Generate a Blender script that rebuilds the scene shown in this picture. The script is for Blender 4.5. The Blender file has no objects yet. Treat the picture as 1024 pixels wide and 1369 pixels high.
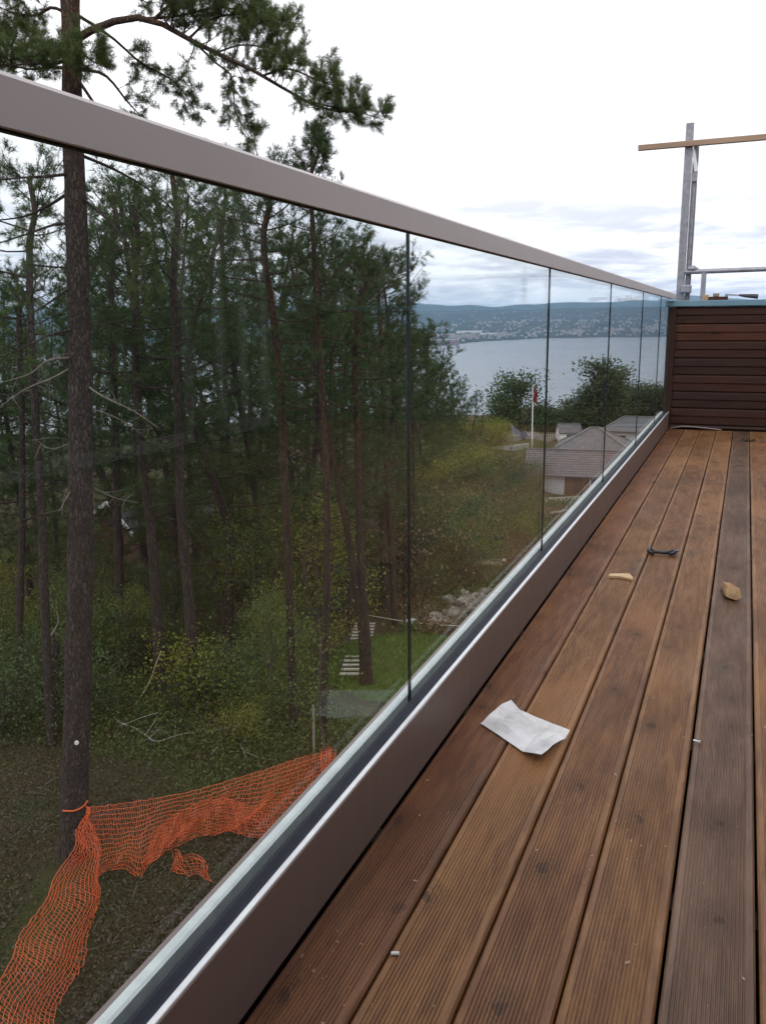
import bpy, math, random
import numpy as np
from mathutils import Vector

random.seed(7)
RNG = np.random.default_rng(7)
R = math.radians
sc = bpy.context.scene
col = sc.collection

# ------------------------------------------------------------------ camera
EYE = np.array([0.0, 0.0, 0.947])
YAW, PITCH, ROLL, FPX = 22.297, 12.312, -0.59, 1166.5
PW, PH = 1024, 1369
_y, _p, _r = R(YAW), R(PITCH), R(ROLL)
FWD = np.array([-math.sin(_y) * math.cos(_p), math.cos(_y) * math.cos(_p), -math.sin(_p)])
_rt = np.array([math.cos(_y), math.sin(_y), 0.0])
_up = np.cross(_rt, FWD)
RGT = _rt * math.cos(_r) + _up * math.sin(_r)
UPV = _up * math.cos(_r) - _rt * math.sin(_r)
cd = bpy.data.cameras.new('camera')
cam = bpy.data.objects.new('camera', cd)
col.objects.link(cam)
from mathutils import Matrix
m = Matrix(((RGT[0], UPV[0], -FWD[0], EYE[0]), (RGT[1], UPV[1], -FWD[1], EYE[1]),
            (RGT[2], UPV[2], -FWD[2], EYE[2]), (0, 0, 0, 1)))
cam.matrix_world = m
cd.sensor_fit = 'VERTICAL'
cd.sensor_height = 24.0
cd.lens = 24.0 * FPX / PH
cd.clip_start = 0.02
cd.clip_end = 40000
sc.camera = cam

# ------------------------------------------------------------------ world, sun, exposure
SUN_EL, SUN_ROT = 48.0, 150.0
W = bpy.data.worlds.new('World')
sc.world = W
W.use_nodes = True
nt = W.node_tree
for n in list(nt.nodes):
    nt.nodes.remove(n)
def N(nt, t, **k):
    n = nt.nodes.new(t)
    for a, b in k.items():
        if a == 'inp':
            for i, v in b.items():
                if isinstance(v, bpy.types.NodeSocket):
                    nt.links.new(v, n.inputs[i])
                else:
                    n.inputs[i].default_value = v
        else:
            setattr(n, a, b)
    return n
def M(nt, op, a, b=0.0, c=None, clamp=False):
    d = {0: a, 1: b}
    if c is not None:
        d[2] = c
    return N(nt, 'ShaderNodeMath', operation=op, use_clamp=clamp, inp=d).outputs[0]
def MIX(nt, f, a, b, blend='MIX'):
    n = N(nt, 'ShaderNodeMix', data_type='RGBA', blend_type=blend)
    for i, v in ((0, f), (6, a), (7, b)):
        if isinstance(v, bpy.types.NodeSocket):
            nt.links.new(v, n.inputs[i])
        else:
            n.inputs[i].default_value = v if i == 0 else (*v, 1.0)
    return n.outputs[2]
def MR(nt, v, a, b, c=0.0, d=1.0, smooth=True):
    n = N(nt, 'ShaderNodeMapRange', interpolation_type='SMOOTHSTEP' if smooth else 'LINEAR',
          inp={0: v, 1: a, 2: b, 3: c, 4: d})
    return n.outputs[0]
def NOISE(nt, vec, scale, detail=4.0, rough=0.55, dist=0.0):
    return N(nt, 'ShaderNodeTexNoise', inp={'Vector': vec, 'Scale': scale, 'Detail': detail,
                                          'Roughness': rough, 'Distortion': dist}).outputs[0]
sky = N(nt, 'ShaderNodeTexSky', sky_type='NISHITA', sun_disc=False, sun_elevation=R(SUN_EL),
        sun_rotation=R(SUN_ROT), air_density=1.0, dust_density=2.0)
tc = N(nt, 'ShaderNodeTexCoord')
sep = N(nt, 'ShaderNodeSeparateXYZ', inp={0: tc.outputs['Generated']})
zc = M(nt, 'MAXIMUM', sep.outputs[2], 0.0)
den = M(nt, 'ADD', zc, 0.10)
cu = N(nt, 'ShaderNodeCombineXYZ', inp={0: M(nt, 'DIVIDE', sep.outputs[0], den),
                                       1: M(nt, 'DIVIDE', sep.outputs[1], den), 2: 0.0}).outputs[0]
n1 = NOISE(nt, cu, 0.85, 9.0, 0.60, 0.5)
n2 = NOISE(nt, cu, 2.6, 7.0, 0.62, 0.3)
nn = M(nt, 'ADD', M(nt, 'MULTIPLY', n1, 0.65), M(nt, 'MULTIPLY', n2, 0.35))
g = MR(nt, nn, 0.42, 0.60)
fall = MR(nt, zc, 0.03, 0.24, 1.0, 0.10)
g = M(nt, 'MULTIPLY', g, fall)
cloud = MIX(nt, g, (12.6, 12.5, 12.8), (6.7, 7.0, 8.0))
gap = M(nt, 'MULTIPLY', MR(nt, nn, 0.40, 0.28), 0.35)
skyc = MIX(nt, gap, cloud, sky.outputs[0])
bg = N(nt, 'ShaderNodeBackground', inp={0: skyc, 1: 0.10})
out = N(nt, 'ShaderNodeOutputWorld', inp={0: bg.outputs[0]})

sd = bpy.data.lights.new('sun', 'SUN')
sd.energy = 0.8
sd.angle = R(25)
sd.color = (1.0, 0.96, 0.9)
sun = bpy.data.objects.new('sun', sd)
col.objects.link(sun)
# Nishita: rotation 0 = +Y, clockwise seen from above
_sv = Vector((math.sin(R(SUN_ROT)) * math.cos(R(SUN_EL)), math.cos(R(SUN_ROT)) * math.cos(R(SUN_EL)), math.sin(R(SUN_EL))))
sun.rotation_euler = (-_sv).to_track_quat('-Z', 'Y').to_euler()

sc.view_settings.view_transform = 'Standard'
sc.view_settings.look = 'None'
sc.view_settings.exposure = 0.15
sc.view_settings.gamma = 1.0
sc.view_settings.use_curve_mapping = False
sc.render.engine = 'CYCLES'
sc.cycles.use_denoising = True
sc.cycles.max_bounces = 7
sc.cycles.diffuse_bounces = 2
sc.cycles.glossy_bounces = 3
sc.cycles.transparent_max_bounces = 24
sc.cycles.volume_bounces = 1

# ------------------------------------------------------------------ helpers
def ray(u, v):
    d = FWD + RGT * (u - PW / 2) / FPX - UPV * (v - PH / 2) / FPX
    return d
def pt(u, v, d):
    """world point seen at photo position (u, v), d metres away measured along the ground"""
    r = ray(u, v)
    return EYE + r / math.hypot(r[0], r[1]) * d

def tag(o, label=None, cat=None, group=None, kind=None):
    if label: o['label'] = label
    if cat: o['category'] = cat
    if group: o['group'] = group
    if kind: o['kind'] = kind
    return o
def link(o, parent=None, loc=None):
    col.objects.link(o)
    if parent is not None:
        o.parent = parent
    if loc is not None:
        o.location = loc
    return o
def empty(name, loc=(0, 0, 0), label=None, cat=None, group=None, rz=0.0):
    o = bpy.data.objects.new(name, None)
    o.empty_display_size = 0.1
    link(o, None, tuple(loc))
    o.rotation_euler = (0, 0, rz)
    tag(o, label, cat, group)
    return o
def child_of(root, o):
    """parents o keeping the world coordinates of its mesh"""
    o.parent = root
    o.matrix_parent_inverse = Matrix.Translation(root.location).inverted() if root.rotation_euler.z == 0 else root.matrix_basis.inverted()
    return o

class MB:
    """collects polygons of one mesh"""
    def __init__(s):
        s.V = []; s.F = []; s.n = 0
    def add(s, V, F):
        V = np.asarray(V, float).reshape(-1, 3)
        F = np.asarray(F, int)
        s.V.append(V); s.F.append(F + s.n); s.n += len(V)
        return s
    def box(s, x0, x1, y0, y1, z0, z1):
        V = [(x, y, z) for z in (z0, z1) for y in (y0, y1) for x in (x0, x1)]
        return s.add(V, [(0, 2, 3, 1), (4, 5, 7, 6), (0, 1, 5, 4), (2, 6, 7, 3), (0, 4, 6, 2), (1, 3, 7, 5)])
    def bar(s, a, b, w, h=None, up=(0, 0, 1)):
        """rectangular bar from a to b"""
        a = np.asarray(a, float); b = np.asarray(b, float); h = h or w
        d = b - a; d /= np.linalg.norm(d)
        up = np.asarray(up, float)
        if abs(d @ up) > .95: up = np.array([1.0, 0, 0])
        sx = np.cross(d, up); sx /= np.linalg.norm(sx); sy = np.cross(sx, d)
        V = [p + sx * w / 2 * i + sy * h / 2 * j for p in (a, b) for i, j in ((-1, -1), (1, -1), (1, 1), (-1, 1))]
        return s.add(V, [(3, 2, 1, 0), (4, 5, 6, 7), (0, 1, 5, 4), (1, 2, 6, 5), (2, 3, 7, 6), (3, 0, 4, 7)])
    def tube(s, P, r, k=8, cap=True):
        P = np.asarray(P, float); n = len(P)
        r = np.broadcast_to(np.asarray(r, float), (n,))
        T = np.gradient(P, axis=0); T /= np.linalg.norm(T, axis=1)[:, None] + 1e-9
        ref = np.array([0, 0, 1.0]) if abs(T[0] @ [0, 0, 1]) < .9 else np.array([1.0, 0, 0])
        A = np.cross(T, ref); A /= np.linalg.norm(A, axis=1)[:, None] + 1e-9
        B = np.cross(T, A)
        th = np.arange(k) * 2 * math.pi / k
        V = P[:, None, :] + r[:, None, None] * (np.cos(th)[None, :, None] * A[:, None, :] + np.sin(th)[None, :, None] * B[:, None, :])
        i = np.arange(n - 1)[:, None] * k; j = np.arange(k)[None, :]; j2 = (j + 1) % k
        F = np.stack([i + j, i + k + j, i + k + j2, i + j2], -1).reshape(-1, 4)
        s.add(V.reshape(-1, 3), F)
        if cap and k >= 4:
            b0 = s.n - n * k
            for base, rev in ((0, False), ((n - 1) * k, True)):
                ids = [b0 + base + q for q in range(k)]
                if rev: ids = ids[::-1]
                for q in range(1, k - 2, 2):
                    s.F.append(np.array([(ids[0], ids[q], ids[q + 1], ids[q + 2])]))
        return s
    def mesh(s, name, smooth=False):
        V = np.concatenate(s.V) if s.V else np.zeros((0, 3))
        me = bpy.data.meshes.new(name)
        idx = []; sizes = []
        for F in s.F:
            idx.append(F.reshape(-1)); sizes.append(np.full(len(F), F.shape[1]))
        idx = np.concatenate(idx); sizes = np.concatenate(sizes)
        me.vertices.add(len(V)); me.vertices.foreach_set('co', V.astype(np.float32).ravel())
        me.loops.add(len(idx)); me.loops.foreach_set('vertex_index', idx.astype(np.int32))
        me.polygons.add(len(sizes))
        me.polygons.foreach_set('loop_start', np.concatenate([[0], np.cumsum(sizes)[:-1]]).astype(np.int32))
        me.polygons.foreach_set('loop_total', sizes.astype(np.int32))
        me.polygons.foreach_set('use_smooth', np.full(len(sizes), bool(smooth)))
        me.update(calc_edges=True)
        me.validate()
        return me
    def obj(s, name, mat, parent=None, smooth=False, loc=None, bevel=0.0):
        me = s.mesh(name, smooth)
        me.materials.append(mat)
        o = bpy.data.objects.new(name, me)
        link(o, parent, loc)
        if bevel:
            b = o.modifiers.new('bevel', 'BEVEL'); b.width = bevel; b.segments = 2; b.limit_method = 'ANGLE'
        return o

def spline(P, n):
    """Catmull-Rom through P, n samples"""
    P = np.asarray(P, float)
    if len(P) == 2:
        t = np.linspace(0, 1, n)[:, None]
        return P[0] * (1 - t) + P[1] * t
    Q = np.vstack([2 * P[0] - P[1], P, 2 * P[-1] - P[-2]])
    t = np.linspace(0, len(P) - 1 - 1e-6, n); i = t.astype(int); f = (t - i)[:, None]
    a, b, c, d = Q[i], Q[i + 1], Q[i + 2], Q[i + 3]
    return .5 * ((2 * b) + (c - a) * f + (2 * a - 5 * b + 4 * c - d) * f ** 2 + (3 * b - a - 3 * c + d) * f ** 3)

_wr = np.random.default_rng(11)
_waves = [(_wr.normal(size=2) / L, _wr.uniform(0, 6.28), L) for L in (1.1, 1.7, 2.6, 4, 6, 9, 14, 22, 35) for _ in range(4)]
def wob(x, y, lo, hi, amp):
    """sum of sines, wavelengths lo..hi times 2 pi"""
    z = 0.0
    for k, ph, L in _waves:
        if lo <= L <= hi:
            z = z + np.sin(k[0] * x + k[1] * y + ph) * L
    return z * amp / hi

# ------------------------------------------------------------------ materials
def new_mat(name):
    mt = bpy.data.materials.new(name); mt.use_nodes = True
    t = mt.node_tree
    for n in list(t.nodes): t.nodes.remove(n)
    return mt, t
def finish(t, bsdf):
    N(t, 'ShaderNodeOutputMaterial', inp={0: bsdf})
def coords(t, stretch=(1, 1, 1), rnd=False, which='Object'):
    c = N(t, 'ShaderNodeTexCoord').outputs[which]
    if rnd:
        oi = N(t, 'ShaderNodeObjectInfo')
        off = N(t, 'ShaderNodeVectorMath', operation='SCALE', inp={0: (17.3, 9.1, 5.7)})
        t.links.new(oi.outputs['Random'], off.inputs['Scale'])
        c = N(t, 'ShaderNodeVectorMath', operation='ADD', inp={0: c, 1: off.outputs[0]}).outputs[0]
    return N(t, 'ShaderNodeVectorMath', operation='MULTIPLY', inp={0: c, 1: stretch}).outputs[0]
def bump(t, h, strength=.3, dist=.01):
    return N(t, 'ShaderNodeBump', inp={'Height': h, 'Strength': strength, 'Distance': dist}).outputs[0]
def PB(t, colr, rough=.6, metal=0.0, normal=None, spec=.5, **k):
    n = N(t, 'ShaderNodeBsdfPrincipled')
    for nm, v in (('Base Color', colr), ('Roughness', rough), ('Metallic', metal), ('Specular IOR Level', spec)):
        if isinstance(v, bpy.types.NodeSocket): t.links.new(v, n.inputs[nm])
        elif nm == 'Base Color': n.inputs[nm].default_value = (*v, 1)
        else: n.inputs[nm].default_value = v
    if normal is not None: t.links.new(normal, n.inputs['Normal'])
    for a, b in k.items(): n.inputs[a].default_value = b
    return n.outputs[0]
def simple(name, c1, c2=None, scale=6.0, rough=.6, metal=0.0, bmp=0.0, stretch=(1, 1, 1), rnd=False, spec=.5, detail=5, bd=.01):
    mt, t = new_mat(name)
    v = coords(t, stretch, rnd)
    n = NOISE(t, v, scale, detail, .6)
    c = MIX(t, MR(t, n, .32, .68), c1, c2 or tuple(q * .75 for q in c1))
    nb = bump(t, n, bmp, bd) if bmp else None
    finish(t, PB(t, c, rough, metal, nb, spec))
    return mt

def metal_mat(name, c1, c2, rough):
    mt, t = new_mat(name)
    v = coords(t, (1, .5, 1))
    a = NOISE(t, v, 5.0, 5, .6); f = NOISE(t, coords(t), 420.0, 2, .6); st = NOISE(t, coords(t, (1, 1, .12)), 45.0, 4, .6)
    c = MIX(t, MR(t, a, .3, .7), c1, c2)
    c = MIX(t, M(t, 'MULTIPLY', MR(t, f, .69, .75), .35), c, (.50, .48, .45))
    c = MIX(t, M(t, 'MULTIPLY', M(t, 'MULTIPLY', MR(t, st, .52, .75), MR(t, a, .45, .65)), .025), c, (.46, .43, .40))
    finish(t, PB(t, c, MR(t, st, .3, .7, rough - .03, rough + .06), 0, bump(t, f, .04, .001), .5))
    return mt
def deck_mat(name, ca, cb, grey=.35, greyc=(.135, .108, .092)):
    mt, t = new_mat(name)
    v = coords(t, (1, 1, 1), True)
    vs = N(t, 'ShaderNodeVectorMath', operation='MULTIPLY', inp={0: v, 1: (1, .13, 1)}).outputs[0]
    grain = NOISE(t, vs, 55.0, 6.0, .65, .6)
    fine = NOISE(t, N(t, 'ShaderNodeVectorMath', operation='MULTIPLY', inp={0: v, 1: (1, .03, 1)}).outputs[0], 330.0, 3.0, .6)
    big = NOISE(t, N(t, 'ShaderNodeVectorMath', operation='MULTIPLY', inp={0: v, 1: (1, .35, 1)}).outputs[0], 7.0, 4.0, .55)
    c = MIX(t, MR(t, grain, .30, .70), ca, cb)
    c = MIX(t, M(t, 'MULTIPLY', MR(t, big, .45, .72), grey), c, greyc)
    c = MIX(t, M(t, 'MULTIPLY', MR(t, fine, .50, .75), .35), c, tuple(q * .45 for q in ca))
    pat = NOISE(t, N(t, 'ShaderNodeVectorMath', operation='MULTIPLY', inp={0: v, 1: (1, .5, 1)}).outputs[0], 2.6, 3.0, .5)
    c = MIX(t, M(t, 'MULTIPLY', MR(t, pat, .50, .66), .55), c, tuple(min(1, q * 1.22) for q in cb))
    c = MIX(t, M(t, 'MULTIPLY', MR(t, pat, .46, .32), .50), c, tuple(q * .62 for q in ca))
    # knots: rare dark ellipses, darker heart, drawn-out halo
    kv = N(t, 'ShaderNodeVectorMath', operation='MULTIPLY', inp={0: v, 1: (9.0, 6.0, 1)}).outputs[0]
    wv = N(t, 'ShaderNodeTexNoise', inp={'Vector': v, 'Scale': 38.0, 'Detail': 5.0}).outputs['Color']
    kv = N(t, 'ShaderNodeVectorMath', operation='ADD', inp={0: kv, 1: N(t, 'ShaderNodeVectorMath', operation='SCALE', inp={0: wv, 3: .30}).outputs[0]}).outputs[0]
    vo = N(t, 'ShaderNodeTexVoronoi', voronoi_dimensions='2D', inp={'Vector': kv, 'Scale': 1.0, 'Randomness': 1.0})
    pick = MR(t, N(t, 'ShaderNodeSeparateColor', inp={0: vo.outputs['Color']}).outputs[0], .72, .74)
    halo = M(t, 'MULTIPLY', M(t, 'MULTIPLY', MR(t, vo.outputs['Distance'], .50, .08), pick), MR(t, grain, .3, .6))
    core = M(t, 'MULTIPLY', MR(t, vo.outputs['Distance'], .10, .05), pick)
    ringw = M(t, 'MULTIPLY', M(t, 'ADD', M(t, 'MULTIPLY', M(t, 'SINE', M(t, 'MULTIPLY', vo.outputs['Distance'], 95.0)), .35), .65), halo)
    c = MIX(t, M(t, 'MULTIPLY', ringw, .75), c, tuple(q * .42 for q in ca))
    c = MIX(t, M(t, 'MULTIPLY', core, .70), c, (.032, .015, .008))
    # dust and scuffs
    ds = NOISE(t, v, 190.0, 3.0, .7)
    c = MIX(t, M(t, 'MULTIPLY', MR(t, ds, .70, .80), .30), c, (.33, .25, .18))
    h = M(t, 'ADD', M(t, 'MULTIPLY', grain, .7), M(t, 'MULTIPLY', fine, .5))
    rg = MR(t, big, .3, .7, .46, .66)
    finish(t, PB(t, c, rg, 0, bump(t, h, .35, .0016), .42))
    return mt
M_DECK = [deck_mat('decking_brown', (.118, .046, .017), (.236, .108, .040), .20),
          deck_mat('decking_tan', (.135, .056, .020), (.256, .123, .046), .15),
          deck_mat('decking_red_brown', (.116, .041, .016), (.222, .093, .036), .20)]
M_DECK_GREY = deck_mat('decking_weathered', (.086, .043, .025), (.166, .092, .055), .30, (.100, .070, .058))
M_BEAM = simple('dark_timber', (.05, .028, .018), (.03, .017, .012), 14, .7, 0, .3, (1, .15, 1))

def clad_mat(name, a, b):
    mt, t = new_mat(name)
    v = coords(t, (.10, 1, 1), True)
    n = NOISE(t, v, 34, 6, .65, .4)
    k = NOISE(t, coords(t, (.6, 1, 1), True), 9, 3, .5)
    c = MIX(t, MR(t, n, .3, .7), a, b)
    c = MIX(t, MR(t, k, .66, .74), c, tuple(q * .35 for q in a))
    finish(t, PB(t, c, .62, 0, bump(t, n, .35, .003), .3))
    return mt
M_CLAD = clad_mat('cladding_dark', (.028, .0094, .0060), (.050, .0172, .0112))
M_CLAD_RED = clad_mat('cladding_red', (.050, .016, .0080), (.082, .027, .0125))
M_CLAD_DEEP = clad_mat('cladding_deep', (.021, .0076, .0052), (.037, .0132, .0092))

M_ALU_TAUPE = metal_mat('taupe_aluminium', (.585, .540, .550), (.545, .505, .515), .42)
M_ALU_BROWN = metal_mat('brown_aluminium', (.222, .166, .152), (.202, .150, .139), .42)
M_ALU_BARE = simple('bare_aluminium', (.80, .80, .82), (.70, .70, .72), 30, .35, .6)
M_GASKET = simple('dark_gasket', (.016, .019, .034), (.011, .013, .024), 30, .55, spec=.25)
M_GASKET_PALE = simple('pale_gasket', (.74, .78, .77), (.62, .67, .67), 30, .5)
M_SEAL = simple('black_seal', (.010, .011, .012), None, 30, .4)
M_CAPMETAL = simple('blue_flashing', (.17, .31, .40), (.14, .27, .36), 3, .38, .0, .05, spec=.6)
M_GALV = simple('galvanised_steel', (.36, .36, .40), (.26, .26, .30), 25, .45, .55, .1)
M_PALEWOOD = simple('raw_pine', (.52, .36, .20), (.42, .27, .14), 30, .65, 0, .1, (1, .2, 1))
M_GREYWOOD = simple('grey_timber', (.30, .24, .20), (.20, .16, .14), 18, .75, 0, .3, (.2, 1, 1))

def glass_mat(name, tint, f0=.043, dirt=0.0):
    mt, t = new_mat(name)
    geo = N(t, 'ShaderNodeNewGeometry')
    dp = N(t, 'ShaderNodeVectorMath', operation='DOT_PRODUCT', inp={0: geo.outputs['Normal'], 1: geo.outputs['Incoming']}).outputs['Value']
    c = M(t, 'ABSOLUTE', dp)
    f = M(t, 'ADD', M(t, 'MULTIPLY', M(t, 'POWER', M(t, 'SUBTRACT', 1.0, c, clamp=True), 5.0), 1 - f0), f0)
    f = M(t, 'MULTIPLY', f, .35)      # mirroring weakened below plain glass so the slope stays visible
    tr = N(t, 'ShaderNodeBsdfTransparent', inp={0: (*tint, 1)})
    gl = N(t, 'ShaderNodeBsdfGlossy', inp={0: (1, 1, 1, 1), 1: 0.0})
    mx = N(t, 'ShaderNodeMixShader', inp={0: f, 1: tr.outputs[0], 2: gl.outputs[0]})
    if dirt:
        # a film of dust and wipe marks on the pane
        v = coords(t, (1, 1.0, .12))
        n = NOISE(t, v, 9.0, 5, .65, .4)
        w = NOISE(t, coords(t), 3.0, 3, .6)
        d = M(t, 'MULTIPLY', M(t, 'MULTIPLY', MR(t, n, .45, .8), MR(t, w, .4, .7)), dirt)
        df = N(t, 'ShaderNodeBsdfDiffuse', inp={0: (.6, .62, .62, 1)})
        mx = N(t, 'ShaderNodeMixShader', inp={0: d, 1: mx.outputs[0], 2: df.outputs[0]})
    finish(t, mx.outputs[0])
    return mt
M_GLASS = glass_mat('railing_glass', (.925, .945, .945), dirt=.004)

def leaf_mat(name, a, b, c2, trans=.3, scale=1.3):
    mt, t = new_mat(name)
    geo = N(t, 'ShaderNodeNewGeometry')
    n = NOISE(t, coords(t), scale, 3, .6)
    rp = geo.outputs['Random Per Island']
    c = MIX(t, rp, a, b)
    c = MIX(t, M(t, 'MULTIPLY', MR(t, n, .48, .72), .75), c, c2)
    df = N(t, 'ShaderNodeBsdfDiffuse', inp={0: c})
    tl = N(t, 'ShaderNodeBsdfTranslucent', inp={0: c})
    mx = N(t, 'ShaderNodeMixShader', inp={0: trans, 1: df.outputs[0], 2: tl.outputs[0]})
    gl = N(t, 'ShaderNodeBsdfGlossy', inp={0: (.5, .5, .5, 1), 1: .45})
    mx = N(t, 'ShaderNodeMixShader', inp={0: .05, 1: mx.outputs[0], 2: gl.outputs[0]})
    finish(t, mx.outputs[0])
    return mt
M_NEEDLE = leaf_mat('pine_needles', (.068, .102, .032), (.105, .140, .040), (.088, .104, .028))
M_NEEDLE_DK = leaf_mat('pine_needles_deep', (.036, .064, .024), (.066, .104, .031), (.090, .118, .030))
M_LEAF_YG = leaf_mat('yellow_green_leaves', (.175, .195, .028), (.235, .235, .036), (.185, .160, .034), .4)
M_LEAF = leaf_mat('green_leaves', (.095, .145, .026), (.140, .185, .034), (.120, .125, .028), .35)
M_LEAF_DK = leaf_mat('dark_leaves', (.046, .082, .024), (.074, .115, .030), (.060, .080, .022), .3)
M_HEATH = leaf_mat('heath', (.125, .085, .042), (.180, .120, .055), (.085, .086, .030), .2)
M_FERN = leaf_mat('undergrowth', (.058, .092, .018), (.098, .122, .026), (.066, .066, .020), .25, .5)
M_GRASS = leaf_mat('lawn_grass', (.085, .150, .016), (.115, .180, .022), (.095, .145, .020), .25)

def bark_mat(name, lo, hi, zlo, zhi):
    mt, t = new_mat(name)
    tcn = N(t, 'ShaderNodeTexCoord')
    z = N(t, 'ShaderNodeSeparateXYZ', inp={0: tcn.outputs['Object']}).outputs[2]
    v = N(t, 'ShaderNodeVectorMath', operation='MULTIPLY', inp={0: tcn.outputs['Object'], 1: (1, 1, .35)}).outputs[0]
    wv = N(t, 'ShaderNodeTexNoise', inp={'Vector': v, 'Scale': 26.0, 'Detail': 4.0}).outputs['Color']
    vd = N(t, 'ShaderNodeVectorMath', operation='ADD', inp={0: v, 1: N(t, 'ShaderNodeVectorMath', operation='SCALE', inp={0: wv, 3: .09}).outputs[0]}).outputs[0]
    vo = N(t, 'ShaderNodeTexVoronoi', feature='DISTANCE_TO_EDGE', inp={'Vector': vd, 'Scale': 23.0})
    n = NOISE(t, v, 9.0, 6, .65)
    f = MR(t, M(t, 'ADD', z, M(t, 'MULTIPLY', M(t, 'SUBTRACT', n, .5), 3.0)), zlo, zhi)
    c = MIX(t, f, lo, hi)
    c = MIX(t, MR(t, n, .35, .75), c, tuple(q * 1.55 for q in lo))
    c = MIX(t, M(t, 'MULTIPLY', MR(t, vo.outputs[0], .16, .0), .75), c, tuple(q * .45 for q in lo))
    h = M(t, 'ADD', MR(t, vo.outputs[0], 0, .22), M(t, 'MULTIPLY', n, .6))
    finish(t, PB(t, c, .9, 0, bump(t, h, .8, .03), .2))
    return mt
M_BARK = bark_mat('pine_bark', (.066, .051, .045), (.130, .064, .036), 8.5, 13.0)
M_BARK_RED = bark_mat('pine_bark_red', (.056, .042, .034), (.105, .057, .037), 2.5, 7.0)
M_DEADWOOD = simple('dead_wood', (.20, .17, .145), (.12, .10, .085), 12, .85, 0, .4, (1, 1, .3))
M_STEM = simple('thin_stems', (.075, .058, .042), (.05, .04, .03), 12, .85)
M_ORANGE = simple('orange_plastic_net', (.66, .115, .028), (.54, .085, .022), 4, .5)
M_ROCK = simple('grey_rock', (.30, .265, .22), (.075, .062, .048), 4.5, .9, 0, 1.0, (1, 1, 1.6), True, .3, 9, .08)
M_WHITEPAINT = simple('white_paint', (.78, .77, .74), (.70, .69, .66), 4, .6)

# ------------------------------------------------------------------ terrain
def gz(x, y):
    x = np.asarray(x, float); y = np.asarray(y, float)
    d = np.hypot(x, y); az = np.degrees(np.arctan2(-x, y))
    z = np.interp(d, [0, 6, 13, 25, 40, 60, 90, 130, 180, 260, 420, 650, 900],
                  [-6.5, -6.7, -7.0, -7.25, -7.8, -9.7, -13.0, -15.6, -19.4, -36, -70, -102, -112])
    zr = np.interp(d, [0, 6, 13, 25, 40, 60, 75, 90, 98, 112, 130, 180, 260, 420, 650, 900],
                   [-6.5, -6.7, -7.0, -7.6, -8.8, -12.4, -15.2, -16.8, -16.9, -14.9, -15.6, -19.4, -36, -70, -102, -112])
    s = np.clip((15.5 - az) / 4.5, 0, 1); s = s * s * (3 - 2 * s)
    z = z * (1 - s) + zr * s
    amp = np.clip(d / 30, .35, 3)
    z = z + wob(x, y, 1.1, 4, .16) * np.clip(amp, 0, 1.2) + wob(x, y, 6, 14, .30) * np.clip(amp, 0, 2) * np.clip((d - 8) / 12, 0, 1)
    fl = np.clip(1 - np.hypot(x + 6.6, y - 18.3) / 4.6, 0, 1); fl = np.clip(fl * 2, 0, 1)
    return z * (1 - fl) + fl * -7.12
def hit(u, v, off=0.0):
    """where the sight line through a photo position meets the ground"""
    r = ray(u, v); h = r / math.hypot(r[0], r[1])
    for d in np.concatenate([np.arange(4, 60, .1), np.arange(60, 240, .5)]):
        p = EYE + h * d
        g0 = float(gz(p[0], p[1])) + off
        if p[2] <= g0:
            return np.array([p[0], p[1], g0])
    return p
def ground_mat():
    mt, t = new_mat('forest_floor')
    v = coords(t)
    n = NOISE(t, v, .55, 6, .6); n2 = NOISE(t, v, 2.7, 6, .65); n3 = NOISE(t, v, 22, 4, .7)
    c = MIX(t, MR(t, n, .40, .62), (.060, .043, .026), (.050, .056, .020))
    c = MIX(t, M(t, 'MULTIPLY', MR(t, n2, .42, .68), .8), c, (.040, .047, .017))
    c = MIX(t, M(t, 'MULTIPLY', MR(t, n3, .55, .75), .7), c, (.110, .080, .046))
    c = MIX(t, M(t, 'MULTIPLY', MR(t, n3, .45, .25), .6), c, (.024, .019, .012))
    sx = N(t, 'ShaderNodeSeparateXYZ', inp={0: v})
    op = MR(t, M(t, 'ADD', sx.outputs[0], M(t, 'MULTIPLY', sx.outputs[1], .40)), -2.5, 3.0)     # heath on the open slope
    oc = MIX(t, MR(t, n2, .35, .65), (.105, .066, .034), (.080, .072, .027))
    oc = MIX(t, M(t, 'MULTIPLY', MR(t, n3, .5, .75), .6), oc, (.15, .105, .058))
    c = MIX(t, M(t, 'MULTIPLY', op, MR(t, n, .30, .5, .55, 1.0)), c, oc)
    h = M(t, 'ADD', M(t, 'MULTIPLY', n3, .4), n2)
    finish(t, PB(t, c, .95, 0, bump(t, h, .8, .12), .15))
    return mt
M_GROUND = ground_mat()
def polar(rs, azs, zf):
    rs = np.asarray(rs); azs = np.asarray(azs)
    rr, aa = np.meshgrid(rs, np.radians(azs), indexing='ij')
    x = -np.sin(aa) * rr; y = np.cos(aa) * rr
    z = zf(x, y)
    V = np.stack([x, y, z], -1).reshape(-1, 3)
    n, k = rr.shape
    i = np.arange(n - 1)[:, None] * k; j = np.arange(k - 1)[None, :]
    F = np.stack([i + j, i + j + 1, i + k + j + 1, i + k + j], -1).reshape(-1, 4)[:, ::-1]
    return V, F
mb = MB()
rs = np.concatenate([[0.01, 2], np.geomspace(4, 900, 190)])
fine_az = np.concatenate([np.arange(-180, -10, 4.0), np.arange(-10, 70, .5), np.arange(70, 180.1, 4.0)])
mb.add(*polar(rs, fine_az, gz))
ground = tag(mb.obj('ground', M_GROUND, smooth=True), kind='structure')

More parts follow.
